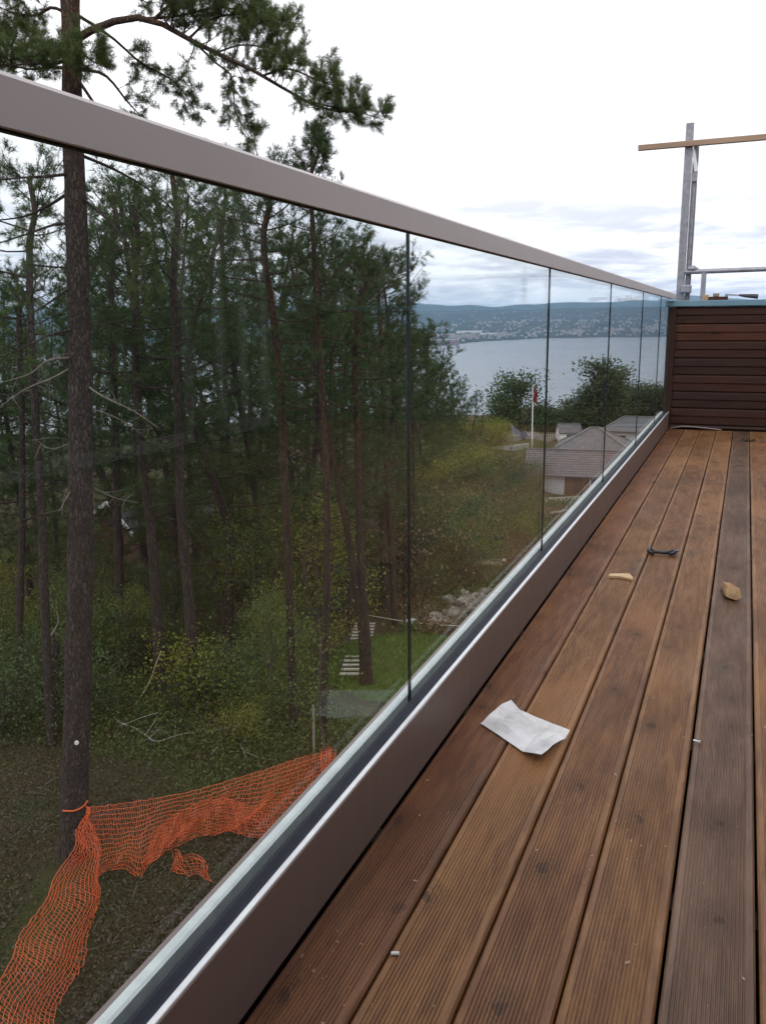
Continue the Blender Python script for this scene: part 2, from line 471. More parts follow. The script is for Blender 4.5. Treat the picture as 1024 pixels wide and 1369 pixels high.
# lake
mt, t = new_mat('lake_water')
v = coords(t, (1, 1, 1))
n = NOISE(t, v, .05, 5, .6)
nl = NOISE(t, coords(t, (.25, 1, 1)), .0035, 4, .6)
bs = PB(t, MIX(t, MR(t, nl, .35, .65), (.060, .075, .082), (.085, .10, .108)), .16, 0, bump(t, n, .35, 2.0), .5)
finish(t, bs)
mb = MB()
mb.add(*polar([200, 600, 1200, 2400, 4800, 9600, 13000], np.arange(-180, 180.1, 6), lambda x, y: np.full(x.shape, -100.0)))
tag(mb.obj('lake', mt), kind='structure')

# far shore
def shore(az):
    a = np.asarray(az, float)
    base = np.interp(a, [-180, -30, 0, 6, 10, 12, 14, 16, 18, 19.5, 23, 30, 60, 180],
                     [5200, 5200, 5300, 5300, 5200, 5050, 4750, 4300, 3950, 3650, 3500, 3400, 3300, 5200])
    return base + 60 * np.sin(a * 1.7) + 25 * np.sin(a * 6.1 + 1)
def far_z(x, y):
    d = np.hypot(x, y); az = np.degrees(np.arctan2(-x, y))
    s = d - shore(az)
    t_ = np.clip(s / (9300 - shore(az)), 0, 1.35)
    peak = 175 + 16 * np.sin(az * .23 + 1.0) + 9 * np.sin(az * .71) + 5 * np.sin(az * 1.9 + 2)
    prof = np.interp(t_, [0, .03, .25, .5, .75, 1, 1.35], [0, .045, .19, .36, .66, 1, .55])
    z = -100 + prof * (peak + 100)
    z = z + np.clip(t_ * 4, 0, 1) * (16 * np.sin(x / 410 + y / 560) + 12 * np.sin(x / 230 - y / 310 + 2) + 6 * np.sin(x / 97 + y / 120))
    return np.where(s < 0, -108.0, np.maximum(z, -99.2))
mt, t = new_mat('far_land')
v = coords(t)
n = NOISE(t, v, .004, 6, .6); n2 = NOISE(t, v, .03, 5, .65)
c = MIX(t, MR(t, n, .42, .58), (.022, .036, .018), (.055, .062, .036))
c = MIX(t, MR(t, n2, .55, .75), c, (.020, .028, .016))
finish(t, PB(t, c, 1.0, 0, None, 0.0))
mb = MB()
azf = np.concatenate([np.arange(-180, -2, 6.0), np.arange(-2, 62, .4), np.arange(62, 180.1, 6.0)])
mb.add(*polar(np.concatenate([np.arange(3200, 5600, 60), np.arange(5600, 11200, 180)]), azf, far_z))
tag(mb.obj('hills', mt, smooth=True), kind='structure')
# ------------------------------------------------------------------ haze
mt, t = new_mat('pale_haze')
pv = N(t, 'ShaderNodeVolumePrincipled', inp={'Color': (.46, .69, 1.0, 1), 'Density': 8e-5, 'Anisotropy': 0.2})
ho = N(t, 'ShaderNodeOutputMaterial'); t.links.new(pv.outputs[0], ho.inputs[1])
b = MB(); b.box(-14500, 14500, -14500, 14500, -114, 240)
tag(b.obj('haze', mt), 'pale blue distant haze over lake and hills', 'haze', None, 'stuff')

# far town: reads as one mass of specks along the far shore
def town():
    rg = np.random.default_rng(5)
    for nm, cl, cnt in (('white_town_houses', (.36, .36, .37), 1000), ('tan_town_houses', (.32, .25, .20), 800)):
        mb = MB()
        for _ in range(cnt):
            az = rg.uniform(3, 24); d = float(shore(az)) + 60 + abs(rg.normal()) * 1350
            if math.sin(az * 3.1 + d / 390) + rg.normal() * .5 < -.35: continue
            x, y = -math.sin(R(az)) * d, math.cos(R(az)) * d
            z = float(far_z(x, y)); w = rg.uniform(6, 12); l = rg.uniform(7, 17); h = rg.uniform(4, 7)
            a = rg.uniform(0, 3.14); ca, sa = math.cos(a), math.sin(a)
            P = [(-w / 2, -l / 2, -3), (w / 2, -l / 2, -3), (w / 2, l / 2, -3), (-w / 2, l / 2, -3), (-w / 2, -l / 2, h), (w / 2, -l / 2, h), (w / 2, l / 2, h), (-w / 2, l / 2, h), (0, -l / 2, h + 4), (0, l / 2, h + 4)]
            P = [(x + px * ca - py * sa, y + px * sa + py * ca, z + pz) for px, py, pz in P]
            mb.add(P, [(0, 1, 5, 4), (1, 2, 6, 5), (2, 3, 7, 6), (3, 0, 4, 7), (4, 8, 9, 7), (5, 6, 9, 8)])
            mb.F.append(np.array([(4, 5, 8), (6, 7, 9)]) + mb.n - 10)
        o = mb.obj('far_town', simple(nm, cl, tuple(q * .6 for q in cl), .02, .8))
        tag(o, 'scattered small %s houses across the far shore of the lake' % ('pale' if cl[0] > .5 else 'brownish'), 'town', None, 'stuff')
town()
def hall(u, v, w, h, dep, label, c):
    r = ray(u, v); hh = r / math.hypot(r[0], r[1]); az = math.degrees(math.atan2(-hh[0], hh[1]))
    for d in np.arange(float(shore(az)) + 20, 9000, 20):
        p = EYE + hh * d
        if far_z(p[0], p[1]) >= p[2]: break
    root = empty('industrial_hall', p, label, 'hall', 'large halls on the far shore', R(az))
    M_W = simple('hall_wall', c, tuple(q * .85 for q in c), .05, .7)
    b = MB(); b.box(-w / 2, w / 2, 0, dep, -6, h); b.obj('wall', M_W, root)
    b = MB(); b.box(-w / 2 - 1, w / 2 + 1, -1, dep + 1, h, h + 1.6); b.obj('roof', simple('hall_roof', (.5, .5, .5), None, .05, .7), root)
    b = MB(); b.box(-w * .1, w * .12, -.8, -.1, 0, h * .55); b.obj('gate', simple('hall_gate', (.05, .06, .07), None, .05, .7), root)
hall(627, 446, 150, 16, 60, 'long white industrial hall on the far shore, highest and widest of the bright halls', (.78, .78, .76))
hall(652, 448, 90, 12, 50, 'pale grey lower hall right beside the long white hall on the far shore', (.70, .70, .70))
hall(598, 450, 80, 12, 50, 'pinkish hall left of the long white hall on the far shore', (.50, .40, .36))
hall(597, 459, 110, 14, 60, 'reddish brown block by the water at the left end of the far shore', (.24, .15, .13))

# ------------------------------------------------------------------ deck
XIN = -0.5796          # inner face of the base channel
WALL_Y = 8.05
deck = empty('deck', (0, 3.2, 0)); tag(deck, kind='structure')
def board_mesh(w, y0, y1, seed, ragged=False):
    """ribbed decking: flat margins, 17 fine ridges between"""
    mg = .0125; k = 17; p = (w - 2 * mg) / k
    prof = [(-w / 2, -.026), (-w / 2, -.0035), (-w / 2 + .0035, 0), (-w / 2 + mg, 0)]
    for i in range(k):
        x = -w / 2 + mg + i * p
        prof += [(x + p * .18, -.0021), (x + p * .50, -.0021), (x + p * .68, -.0002), (x + p, -.0002)]
    prof += [(w / 2 - .0035, 0), (w / 2, -.0035), (w / 2, -.026)]
    prof = np.array(prof); n = len(prof)
    rg = np.random.default_rng(seed)
    ys = np.linspace(y0, y1, 25 if ragged else 13)
    V = np.zeros((len(ys), n, 3))
    V[:, :, 0] = prof[None, :, 0]; V[:, :, 2] = prof[None, :, 1]; V[:, :, 1] = ys[:, None]
    V[:, :, 0] += (rg.normal(size=len(ys)) * .0005)[:, None]
    V[:, :, 2] += (rg.normal(size=len(ys)) * .0006)[:, None]
    i = np.arange(len(ys) - 1)[:, None] * n; j = np.arange(n - 1)[None, :]
    F = np.stack([i + j, i + j + 1, i + n + j + 1, i + n + j], -1).reshape(-1, 4)
    b = MB(); b.add(V.reshape(-1, 3), F)
    return b
PITCHX = .1312
gx = [-.4415 + PITCHX * i for i in range(0, 25)]
boards = [(-.5772, -.4415)] + [(gx[i], gx[i + 1]) for i in range(0, 23)]
for i, (a, b_) in enumerate(boards):
    w = b_ - a - (.0042 if i not in (3, 4) else .0054); mt_ = M_DECK[(0, 1, 0, 1, 0, 1, 0, 2)[i % 8]]
    if i == 0: mt_ = M_DECK[2]
    if i == 4: mt_ = M_DECK_GREY
    bm_ = board_mesh(w, -3.0 - 3.2, WALL_Y - .012 - 3.2, i)
    o = bm_.obj('decking_board', mt_, deck, loc=((a + b_) / 2, 0, RNG.normal() * .0006))
    if i == 4: tag(o, 'weathered purple grey decking board')
bm_ = MB()
for y in np.arange(-2.8, 8.0, .6):
    bm_.box(-.66, 2.55, y - 3.2 - .024, y - 3.2 + .024, -.22, -.0265)
bm_.obj('joists', M_BEAM, deck)
bm_ = MB(); bm_.box(-.5785, -.5745, -6.2, 4.82, -.026, -.007); bm_.obj('edge_strip', M_CLAD_RED, deck)
bm_ = MB(); bm_.box(-.70, -.661, -6.2, 4.85, -.26, -.005); bm_.obj('rim_board', M_BEAM, deck)
bm_ = MB(); bm_.box(-.66, 2.55, -6.2, 4.85, -.30, -.262); bm_.obj('underlay', simple('roof_felt', (.02, .02, .022), None, 8, .9), deck)

# sawdust, chips and flecks lying on the boards
def litter():
    mb = MB(); rg = np.random.default_rng(21)
    for _ in range(1500):
        y = rg.uniform(.7, 1.0) * 1.0 if rg.random() < .12 else rg.uniform(.8, 7.9)
        x = rg.uniform(-.55, .6)
        if rg.random() < .12: x = -.565 + abs(rg.normal()) * .06
        s = min(.0021, .0007 * (1 + rg.pareto(2.4))); a = rg.uniform(0, 6.28); L = s * rg.uniform(.8, 2.4)
        d = np.array([math.cos(a), math.sin(a), 0]) * L; e = np.array([-math.sin(a), math.cos(a), 0]) * s * .5
        z = np.array([x, y, .0022])
        q = np.array([0, 0, s * rg.uniform(.2, .9)])
        mb.add([z - d - e, z + d - e, z + d + e + q, z - d + e + q, z - d - e - q * .4], [(0, 1, 2, 3), (0, 3, 4, 4)][:1])
    o = mb.obj('sawdust', simple('sawdust_flecks', (.56, .42, .27), (.40, .27, .16), 300, .8))
    tag(o, 'pale sawdust and wood splinters sprinkled over the deck boards', 'sawdust', None, 'stuff')
litter()

# ------------------------------------------------------------------ glass railing
rail = empty('glass_railing', (-.617, 3.0, 0), 'frameless glass railing with taupe top rail and brown base channel along the deck', 'railing')
Y0, Y1 = -3.0, 8.04
def rp(b, name, mt_, **k):
    return child_of(rail, b.obj(name, mt_, **k))
JO = [-1.15, .26, 1.661, 3.010, 4.465, 5.905, 7.17]
ed = [Y0] + JO + [Y1]
for i in range(len(ed) - 1):
    b = MB(); b.box(-.6292, -.6172, ed[i] + .0020, ed[i + 1] - .0020, .070, 1.128); rp(b, 'glass_pane', M_GLASS)
for y in JO:
    b = MB(); b.box(-.6262, -.6200, y - .0017, y + .0017, .100, 1.1150); rp(b, 'joint_seal', M_SEAL)
# top rail: U profile
b = MB()
prof = [(-.660, 1.1290), (-.6602, 1.148), (-.656, 1.1525), (-.584, 1.1525), (-.5797, 1.148), (-.5796, 1.1078), (-.5806, 1.1070), (-.5832, 1.1070), (-.5842, 1.1140), (-.6085, 1.1185), (-.6085, 1.140), (-.638, 1.140), (-.638, 1.1285), (-.640, 1.1275)]
V = [(x, y, z) for y in (Y0, Y1) for x, z in prof]; n = len(prof)
b.add(V, [(i, (i + 1) % n, n + (i + 1) % n, n + i) for i in range(n)])
rp(b, 'top_rail', M_ALU_TAUPE)
b = MB(); b.box(-.6168, -.6090, Y0, Y1, 1.1120, 1.1250); rp(b, 'top_gasket', M_SEAL)
b = MB(); b.box(-.637, -.6296, Y0, Y1, 1.1230, 1.1350); rp(b, 'top_gasket', M_SEAL)
# base channel
b = MB(); b.box(-.5900, XIN, Y0, Y1, .004, .1440); rp(b, 'base_channel', M_ALU_BROWN)
b = MB()
pr = [(-.5900, .1442), (-.5900, .1492), (-.5885, .1500), (-.5808, .1500), (-.5796, .1488), (-.5796, .1442)]
b.add([(x, y, z) for y in (Y0, Y1) for x, z in pr], [(i, (i + 1) % 6, 6 + (i + 1) % 6, 6 + i) for i in range(6)])
rp(b, 'channel_lip', M_ALU_BARE)
b = MB()
pr = [(-.6170, .120), (-.6170, .1455), (-.6100, .1475), (-.6015, .1430), (-.5935, .1462), (-.5902, .1455), (-.5902, .120)]
b.add([(x, y, z) for y in (Y0, Y1) for x, z in pr], [(i, (i + 1) % 7, 7 + (i + 1) % 7, 7 + i) for i in range(7)])
rp(b, 'inner_gasket', M_GASKET)
b = MB()
pr = [(-.6294, .120), (-.6294, .1490), (-.6340, .1512), (-.6450, .1512), (-.6485, .1485), (-.6485, .120)]
b.add([(x, y, z) for y in (Y0, Y1) for x, z in pr], [(i, (i + 1) % 6, 6 + (i + 1) % 6, 6 + i) for i in range(6)])
rp(b, 'outer_gasket', M_GASKET_PALE)
b = MB(); b.box(-.6600, -.6487, Y0, Y1, .004, .1440); rp(b, 'outer_channel', M_ALU_BROWN)
b = MB(); b.box(-.6486, -.5901, Y0, Y1, .004, .060); rp(b, 'channel_floor', M_ALU_BROWN)

# ------------------------------------------------------------------ end wall
HX = 2.60
wall = empty('parapet_wall', (-.55, WALL_Y, 0), 'low parapet wall of dark red brown boards under a blue metal cap at the deck end', 'wall')
def wp(b, name, mt_, label=None, **k):
    o = child_of(wall, b.obj(name, mt_, **k))
    if label: o['label'] = label
    return o
b = MB(); b.box(-.640, HX - .01, WALL_Y + .028, WALL_Y + .20, -.3, 1.044); wp(b, 'wall_core', M_BEAM)
b = MB(); b.box(-.610, -.566, WALL_Y - .012, WALL_Y + .027, .004, 1.044); wp(b, 'corner_post', M_CLAD_DEEP, bevel=.002)
per = .1432
for i in range(8):
    z1 = 1.0415 - per * i; z0 = max(z1 - per + .006, .012)
    if z1 - z0 < .02: continue
    h = z1 - z0
    y = WALL_Y
    # double rabbeted board: sloping faces with a groove along the middle
    pr = [(y + .027, z0), (y + .003, z0), (y, z0 + .004)]
    if h > .1:
        mid = z0 + h * .48
        pr += [(y + .001, mid - .007), (y + .011, mid - .002), (y + .011, mid + .002), (y + .001, mid + .007)]
    pr += [(y + .004, z1 - .012), (y + .012, z1), (y + .027, z1)]
    b = MB(); n = len(pr)
    b.add([(x, yy, z) for x in (-.5655, HX - .012) for yy, z in pr], [((i2 + 1) % n, i2, n + i2, n + (i2 + 1) % n) for i2 in range(n)])
    mtc = {0: M_CLAD, 1: M_CLAD_RED, 4: M_CLAD}.get(i, M_CLAD_DEEP if i % 2 else M_CLAD)
    wp(b, 'cladding_board', mtc, 'redder cladding board below the top one' if i == 1 else None)
b = MB(); b.box(-.66, HX - .01, WALL_Y - .022, WALL_Y + .245, 1.0475, 1.0955); wp(b, 'metal_cap', M_CAPMETAL, bevel=.004)

# ------------------------------------------------------------------ timber house on the right (seen mirrored in the glass)
house = empty('timber_house', (HX, 2, -7), 'dark timber clad house with pale framed sliding doors beside the deck', 'house')
def hp(b, name, mt_, parent=None, **k):
    o = b.obj(name, mt_, **k)
    return child_of(house, o)
HT = 2.75
doors = [(2.6, 5.55), (6.0, 6.7)]
b = MB(); b.box(HX + .03, HX + .25, -5, 10.8, -7.5, HT); hp(b, 'wall', M_BEAM)
b = MB(); b.box(-.62, HX + .02, -6, 8.0, -7.5, -.31); hp(b, 'lower_wall', simple('pale_render', (.45, .44, .42), (.38, .37, .35), 1.5, .9))
for i in range(20):
    z0 = .06 + i * .134
    segs = [(-5.0, 2.55), (5.60, 5.95), (6.75, 10.78)] if z0 < 2.16 else [(-5.0, 10.78)]
    for a, c_ in segs:
        if z0 + .13 > 2.16 and z0 < 2.16: continue
        b = MB(); b.box(HX, HX + .028, a, c_, z0, z0 + .128); hp(b, 'cladding_board', M_CLAD_DEEP if i % 3 else M_CLAD)
b = MB(); b.box(-.56, HX - .02, -1.15, -.93, .004, HT); hp(b, 'added_wing_wall', M_BEAM)  # unseen wing behind the camera, added to darken the near deck
for i in range(20):
    b = MB(); b.box(-.57, HX - .03, -.928, -.900, .06 + i * .134, .06 + i * .134 + .128); hp(b, 'cladding_board', M_CLAD_DEEP if i % 3 else M_CLAD)
b = MB(); b.box(-.66, HX - .352, -1.4, -.55, HT + .002, HT + .22); hp(b, 'roof_eave', M_CLAD_DEEP)  # eave over the added wing, out of view too
M_FRAME = simple('grey_frame', (.52, .52, .51), (.46, .46, .45), 4, .5)
M_PANE = simple('dark_window_pane', (.012, .014, .016), None, 2, .03)
for a, c_ in doors:
    b = MB()
    b.box(HX - .02, HX + .029, a - .04, a + .05, .06, 2.16); b.box(HX - .02, HX + .029, c_ - .05, c_ + .04, .06, 2.16)
    b.box(HX - .02, HX + .029, a + .05, c_ - .05, .06, .15); b.box(HX - .02, HX + .029, a + .05, c_ - .05, 2.07, 2.16)
    mm = (a + c_) / 2
    b.box(HX - .018, HX + .029, mm - .05, mm + .05, .15, 2.07)
    fr = hp(b, 'door_frame', M_FRAME)
    for q0, q1 in ((a + .05, mm - .05), (mm + .05, c_ - .05)):
        b = MB(); b.box(HX + .006, HX + .028, q0, q1, .15, 2.07); hp(b, 'door_pane', M_PANE)
b = MB(); b.box(HX - .35, HX + 3, -5.2, 10.9, HT + .002, HT + .22); hp(b, 'roof_eave', M_CLAD_DEEP)
# ------------------------------------------------------------------ scaffold beyond the wall
def coupler(root, p):
    b = MB(); b.box(p[0] - .045, p[0] + .045, p[1] - .045, p[1] + .03, p[2] - .035, p[2] + .035)
    o = child_of(root, b.obj('coupler', M_GALV, bevel=.012))
    b = MB(); b.tube([(p[0] + .02, p[1] - .05, p[2] - .012), (p[0] + .085, p[1] - .05, p[2] - .012)], .011, 8)
    b.tube([(p[0] + .066, p[1] - .05, p[2] - .012), (p[0] + .085, p[1] - .05, p[2] - .012)], .018, 6)
    q = b.obj('bolt', M_GALV); q.parent = o; q.matrix_parent_inverse = o.matrix_parent_inverse.copy()
SY = 8.36
scaf = empty('scaffold_frame', (-.55, SY, -7), 'grey steel scaffold frame rising behind the far end of the wall', 'scaffold')
def spart(b, name, mt_, **k): return child_of(scaf, b.obj(name, mt_, **k))
# tall standard: flat box section with an open channel beside it
b = MB(); b.box(-.602, -.538, SY, SY + .03, -7, 2.575); spart(b, 'standard', M_GALV, bevel=.004)
b = MB(); b.tube([(-.512, SY + .055, -7), (-.512, SY + .055, 2.43)], .0245, 12); spart(b, 'standard', M_GALV)
b = MB(); b.bar((-.535, SY + .02, 2.36), (-.497, SY + .02, 2.18), .012, .03); spart(b, 'hook_strap', M_ALU_BARE)
b = MB(); b.box(-.535, -.490, SY + .01, SY + .03, 2.10, 2.17); spart(b, 'hook_plate', M_GALV)
b = MB(); b.tube([(-.545, SY + .0, 1.345), (2.56, SY + .03, 1.375)], .021, 10); spart(b, 'guard_rail', M_GALV)
b = MB(); b.tube([(-.515, SY - .005, 1.372), (-.47, SY, 1.372), (-.425, SY + .01, 1.352)], [.02, .03, .016], 8); spart(b, 'rail_head', M_GALV)
b = MB(); b.box(-.400, -.360, SY - .02, SY + .02, -1.2, 1.335); spart(b, 'short_post', M_GALV, bevel=.004)
coupler(scaf, (-.52, SY - .02, 1.20))
for x in (.74, 2.2):
    b = MB(); b.tube([(x, SY + .06, -7), (x, SY + .06, 2.7)], .0245, 12); spart(b, 'standard', M_GALV)
b = MB(); b.tube([(-.512, SY + .11, -.35), (2.5, SY + .11, -.35)], .024, 8); spart(b, 'ledger', M_GALV)
b = MB(); b.bar((-.985, SY - .028, 2.398), (2.55, SY - .028, 2.420), .045, .045)
tag(b.obj('wooden_batten', simple('batten_wood', (.42, .29, .20), (.33, .22, .15), 12, .7, 0, .1, (.15, 1, 1)), bevel=.003),
    'long raw wooden batten tied level across the scaffold top', 'batten')

# things left lying on the blue cap
ct = 1.0958
root = empty('wood_offcut', (-.25, WALL_Y + .03, ct), 'short dark wooden block with a pale sawn end on the blue wall cap', 'offcut')
b = MB(); b.box(-.07, .085, -.025, .025, 0, .028); b.obj('dark_body', M_CLAD_RED, root, bevel=.003)
b = MB(); b.box(-.115, -.0702, -.024, .024, 0, .046); b.obj('pale_end', M_PALEWOOD, root, bevel=.004)
b = MB(); b.box(-.035, .015, -.02, .02, .0282, .056); b.obj('chip', M_GREYWOOD, root, bevel=.006)
root = empty('hand_tool', (-.02, WALL_Y + .045, ct), 'thin tool with a long dark handle lying on the blue wall cap', 'tool')
b = MB(); b.tube([(-.155, .02, .044), (-.06, .01, .038)], .006, 8); b.obj('shaft', M_GALV, root)
b = MB(); b.tube([(-.06, .01, .038), (-.02, .005, .032), (.05, 0, .027), (.088, 0, .0225)], [.008, .014, .019, .020], 10); b.obj('handle', simple('dark_handle', (.05, .045, .05), None, 20, .5), root)
b = MB(); b.box(-.17, -.15, -.03, .06, .0, .05); b.obj('head', M_GALV, root, bevel=.004)

# ------------------------------------------------------------------ small things on the deck
def crumple(P, nu, nv, amp, seed, lift):
    """sheet between four corners with sharp folds"""
    rg = np.random.default_rng(seed)
    P = np.asarray(P, float)
    u, v = np.meshgrid(np.linspace(0, 1, nu), np.linspace(0, 1, nv), indexing='ij')
    V = ((1 - u) * (1 - v))[..., None] * P[0] + ((1 - u) * v)[..., None] * P[1] + (u * v)[..., None] * P[2] + (u * (1 - v))[..., None] * P[3]
    z = np.zeros_like(u)
    for _ in range(18):
        a = rg.uniform(0, 6.28); o = rg.uniform(.1, .9); k = rg.uniform(.4, 1)
        q = (u - .5) * math.cos(a) + (v - .5) * math.sin(a) + (.5 - o)
        z += k * rg.choice([-.7, 1.0]) * np.abs(q + .03 * np.sin(9 * (u + v) + a))
    z -= z.min(); z = z / z.max() * amp
    z += lift * (np.clip((u - .84) / .16, 0, 1) ** 1.5 + .8 * np.clip((.13 - u) / .13, 0, 1)) 
    V[..., 2] += z + .0012
    i = np.arange(nu - 1)[:, None] * nv; j = np.arange(nv - 1)[None, :]
    F = np.stack([i + j, i + nv + j, i + nv + j + 1, i + j + 1], -1).reshape(-1, 4)
    b = MB(); b.add(V.reshape(-1, 3), F); return b
def crumple2(P, nu, nv, amp, seed, lift):
    rg = np.random.default_rng(seed); P = np.asarray(P, float)
    u, v = np.meshgrid(np.linspace(0, 1, nu), np.linspace(0, 1, nv), indexing='ij')
    uu = u + .012 * np.sin(7 * v + 1); vv = v + .012 * np.sin(5 * u + .5)
    V = ((1 - uu) * (1 - vv))[..., None] * P[0] + ((1 - uu) * vv)[..., None] * P[1] + (uu * vv)[..., None] * P[2] + (uu * (1 - vv))[..., None] * P[3]
    z = np.zeros_like(u)
    for _ in range(7):
        a = rg.uniform(0, 3.14); f = rg.uniform(2.5, 8)
        z += np.abs(np.sin(f * (u * math.cos(a) + v * math.sin(a)) + rg.uniform(0, 6))) / f ** .75
    z = (z - z.min()) / (z.max() - z.min()) * amp
    z *= .30 + .70 * np.clip(np.minimum(np.minimum(u, 1 - u), np.minimum(v, 1 - v)) / .22, 0, 1)
    z += lift * (np.clip((u - .72) / .28, 0, 1) * np.clip(1.1 - v, 0, 1) + .9 * np.clip((.16 - u) / .16, 0, 1) * np.clip(v * 1.4, 0, 1) + .8 * np.clip((v - .85) / .15, 0, 1) * u)
    V[..., 2] += z + .0012
    i = np.arange(nu - 1)[:, None] * nv; j = np.arange(nv - 1)[None, :]
    F = np.stack([i + j, i + nv + j, i + nv + j + 1, i + j + 1], -1).reshape(-1, 4)
    b = MB(); b.add(V.reshape(-1, 3), F); return b
mt, t = new_mat('milky_plastic')
n = NOISE(t, coords(t), 60, 4, .6)
pc = MIX(t, MR(t, n, .3, .7), (.88, .88, .90), (.76, .76, .80))
bs = PB(t, pc, .30, 0, bump(t, n, .3, .003), .5)
trn = N(t, 'ShaderNodeBsdfTransparent', inp={0: (.9, .9, .92, 1)})
pz = NOISE(t, coords(t), 9, 1, .5)
finish(t, N(t, 'ShaderNodeMixShader', inp={0: MR(t, pz, .30, .70, .70, .88), 1: trn.outputs[0], 2: bs}).outputs[0])
M_BAG = mt
root = empty('plastic_bag', (-.42, 1.865, .0006), 'crumpled milky white plastic bag lying across two deck boards', 'bag')
b = crumple2([(-.105, .010, 0), (-.060, .128, 0), (.107, .017, 0), (.072, -.128, 0)], 40, 34, .018, 4, .020)
b.obj('sheet', M_BAG, root)
b = MB(); b.add([(.048, -.092, .037), (.072, -.083, .037), (.088, -.046, .037), (.066, -.055, .037), (.048, -.092, .0362), (.072, -.083, .0362), (.088, -.046, .0362), (.066, -.055, .0362)],
                [(0, 1, 2, 3), (7, 6, 5, 4), (0, 4, 5, 1), (1, 5, 6, 2), (2, 6, 7, 3), (3, 7, 4, 0)])
b.obj('label_strip', simple('white_label', (.85, .85, .86), None, 5, .3), root)

b = MB()
P = [(-.414, 3.225), (-.372, 3.233), (-.324, 3.212), (-.326, 3.235), (-.345, 3.285), (-.378, 3.272), (-.412, 3.254)]
n = len(P); c0 = np.array([-.365, 3.245])
V = [(x - c0[0], y - c0[1], z) for z in (.0008, .0085) for x, y in P]
b.add(V, [(i, (i + 1) % n, n + (i + 1) % n, n + i) for i in range(n)])
b.F.append(np.array([tuple(range(n, 2 * n))])); b.F.append(np.array([tuple(range(n - 1, -1, -1))]))
tag(b.obj('wood_chip', simple('fresh_pine', (.62, .45, .27), (.52, .36, .2), 25, .7, 0, .1, (.2, 1, 1)), loc=(c0[0], c0[1], 0)), 'flat pale wood chip with a tapered end on the deck', 'wood chip')

root = empty('cable_clip', (-.257, 3.625, .0005), 'black two ended plastic clip lying on the deck near the pale chip', 'clip')
M_BLACKPL = simple('black_plastic', (.020, .020, .026), (.03, .03, .04), 30, .4)
b = MB(); b.tube([(-.038, .004, .011), (-.015, -.004, .013), (.012, .004, .012), (.034, .010, .012)], [.008, .007, .008, .008], 8); b.obj('stem', M_BLACKPL, root, smooth=True)
for s, q in ((-1, .0), (1, .012)):
    b = MB(); b.tube([(s * .030, q - .020, .008), (s * .050, q - .012, .016), (s * .052, q + .012, .018), (s * .032, q + .024, .009)], [.006, .009, .009, .005], 8); b.obj('jaw', M_BLACKPL, root, smooth=True)
b = MB(); b.tube([(.038, .004, .012), (.062, .018, .020), (.055, .030, .012)], [.004, .005, .003], 6); b.obj('pin', M_GALV, root, smooth=True)

b = MB()
ring = []
for k, (y, r, sq, zz) in enumerate([(.088, .010, .6, .012), (.05, .020, .75, .018), (0, .024, .85, .023), (-.045, .027, .9, .026), (-.062, .026, .9, .026)]):
    for a in range(9):
        th = a * 6.283 / 9 + .2
        rr = r * (1 + .14 * math.sin(3 * th + k))
        ring.append((rr * math.cos(th) - y * .22, y, zz + rr * sq * math.sin(th)))
b.add(ring, [(k * 9 + a, k * 9 + (a + 1) % 9, (k + 1) * 9 + (a + 1) % 9, (k + 1) * 9 + a) for k in range(4) for a in range(9)])
root = empty('wood_stub', (.010, 3.155, .0004), 'chunky broken wood stub with a pale round end on the grey board', 'wood stub')
b.obj('body', simple('stub_wood', (.36, .21, .10), (.22, .12, .055), 35, .75, 0, .3, (1, .2, 1)), root)
b = MB(); b.add([(x, -.0623, z) for x, y, z in ring[36:45]] + [(.0137, -.0655, .026)], [(a, (a + 1) % 9, 9) for a in range(9)])
b.obj('cut_end', simple('stub_end', (.60, .42, .24), (.5, .34, .18), 90, .7), root)

b = MB(); b.tube([(-.046, 1.967, .0045), (-.036, 1.964, .0045), (-.030, 1.961, .0045)], [.0022, .0022, .0048], 8)
tag(b.obj('screw', M_ALU_BARE), 'tiny bright screw lying on the edge of the grey board', 'screw')
b = MB()
for k in range(5):
    a = k * 1.2; b.tube([(.03 * math.cos(a) * .5, .02 * math.sin(a), .006), (.05 * math.cos(a + .4), .045 * math.sin(a + .4), .014), (.062 * math.cos(a + .7), .05 * math.sin(a + .7), .004)], [.010, .008, .003], 6)
tag(b.obj('bark_scrap', simple('dark_scrap', (.035, .02, .012), (.06, .035, .02), 40, .8), loc=(.075, 7.38, 0)), 'small dark scrap of bark on the far end of the deck', 'bark scrap')
b = MB(); b.tube(spline([(-.560, 8.00, .010), (-.45, 7.985, .030), (-.32, 7.99, .026), (-.14, 8.005, .010)], 14), .0065, 8)
tag(b.obj('pale_strip', simple('strip_plastic', (.22, .19, .18), None, 5, .5)), 'thin pale strip lying along the foot of the end wall', 'strip')
b = MB(); b.tube([(0, 0, .003), (.012, .004, .0035)], .0028, 6)
tag(b.obj('plug', M_WHITEPAINT, loc=(-.435, 1.075, 0)), 'tiny white plug in the gap between two boards near the railing', 'plug')

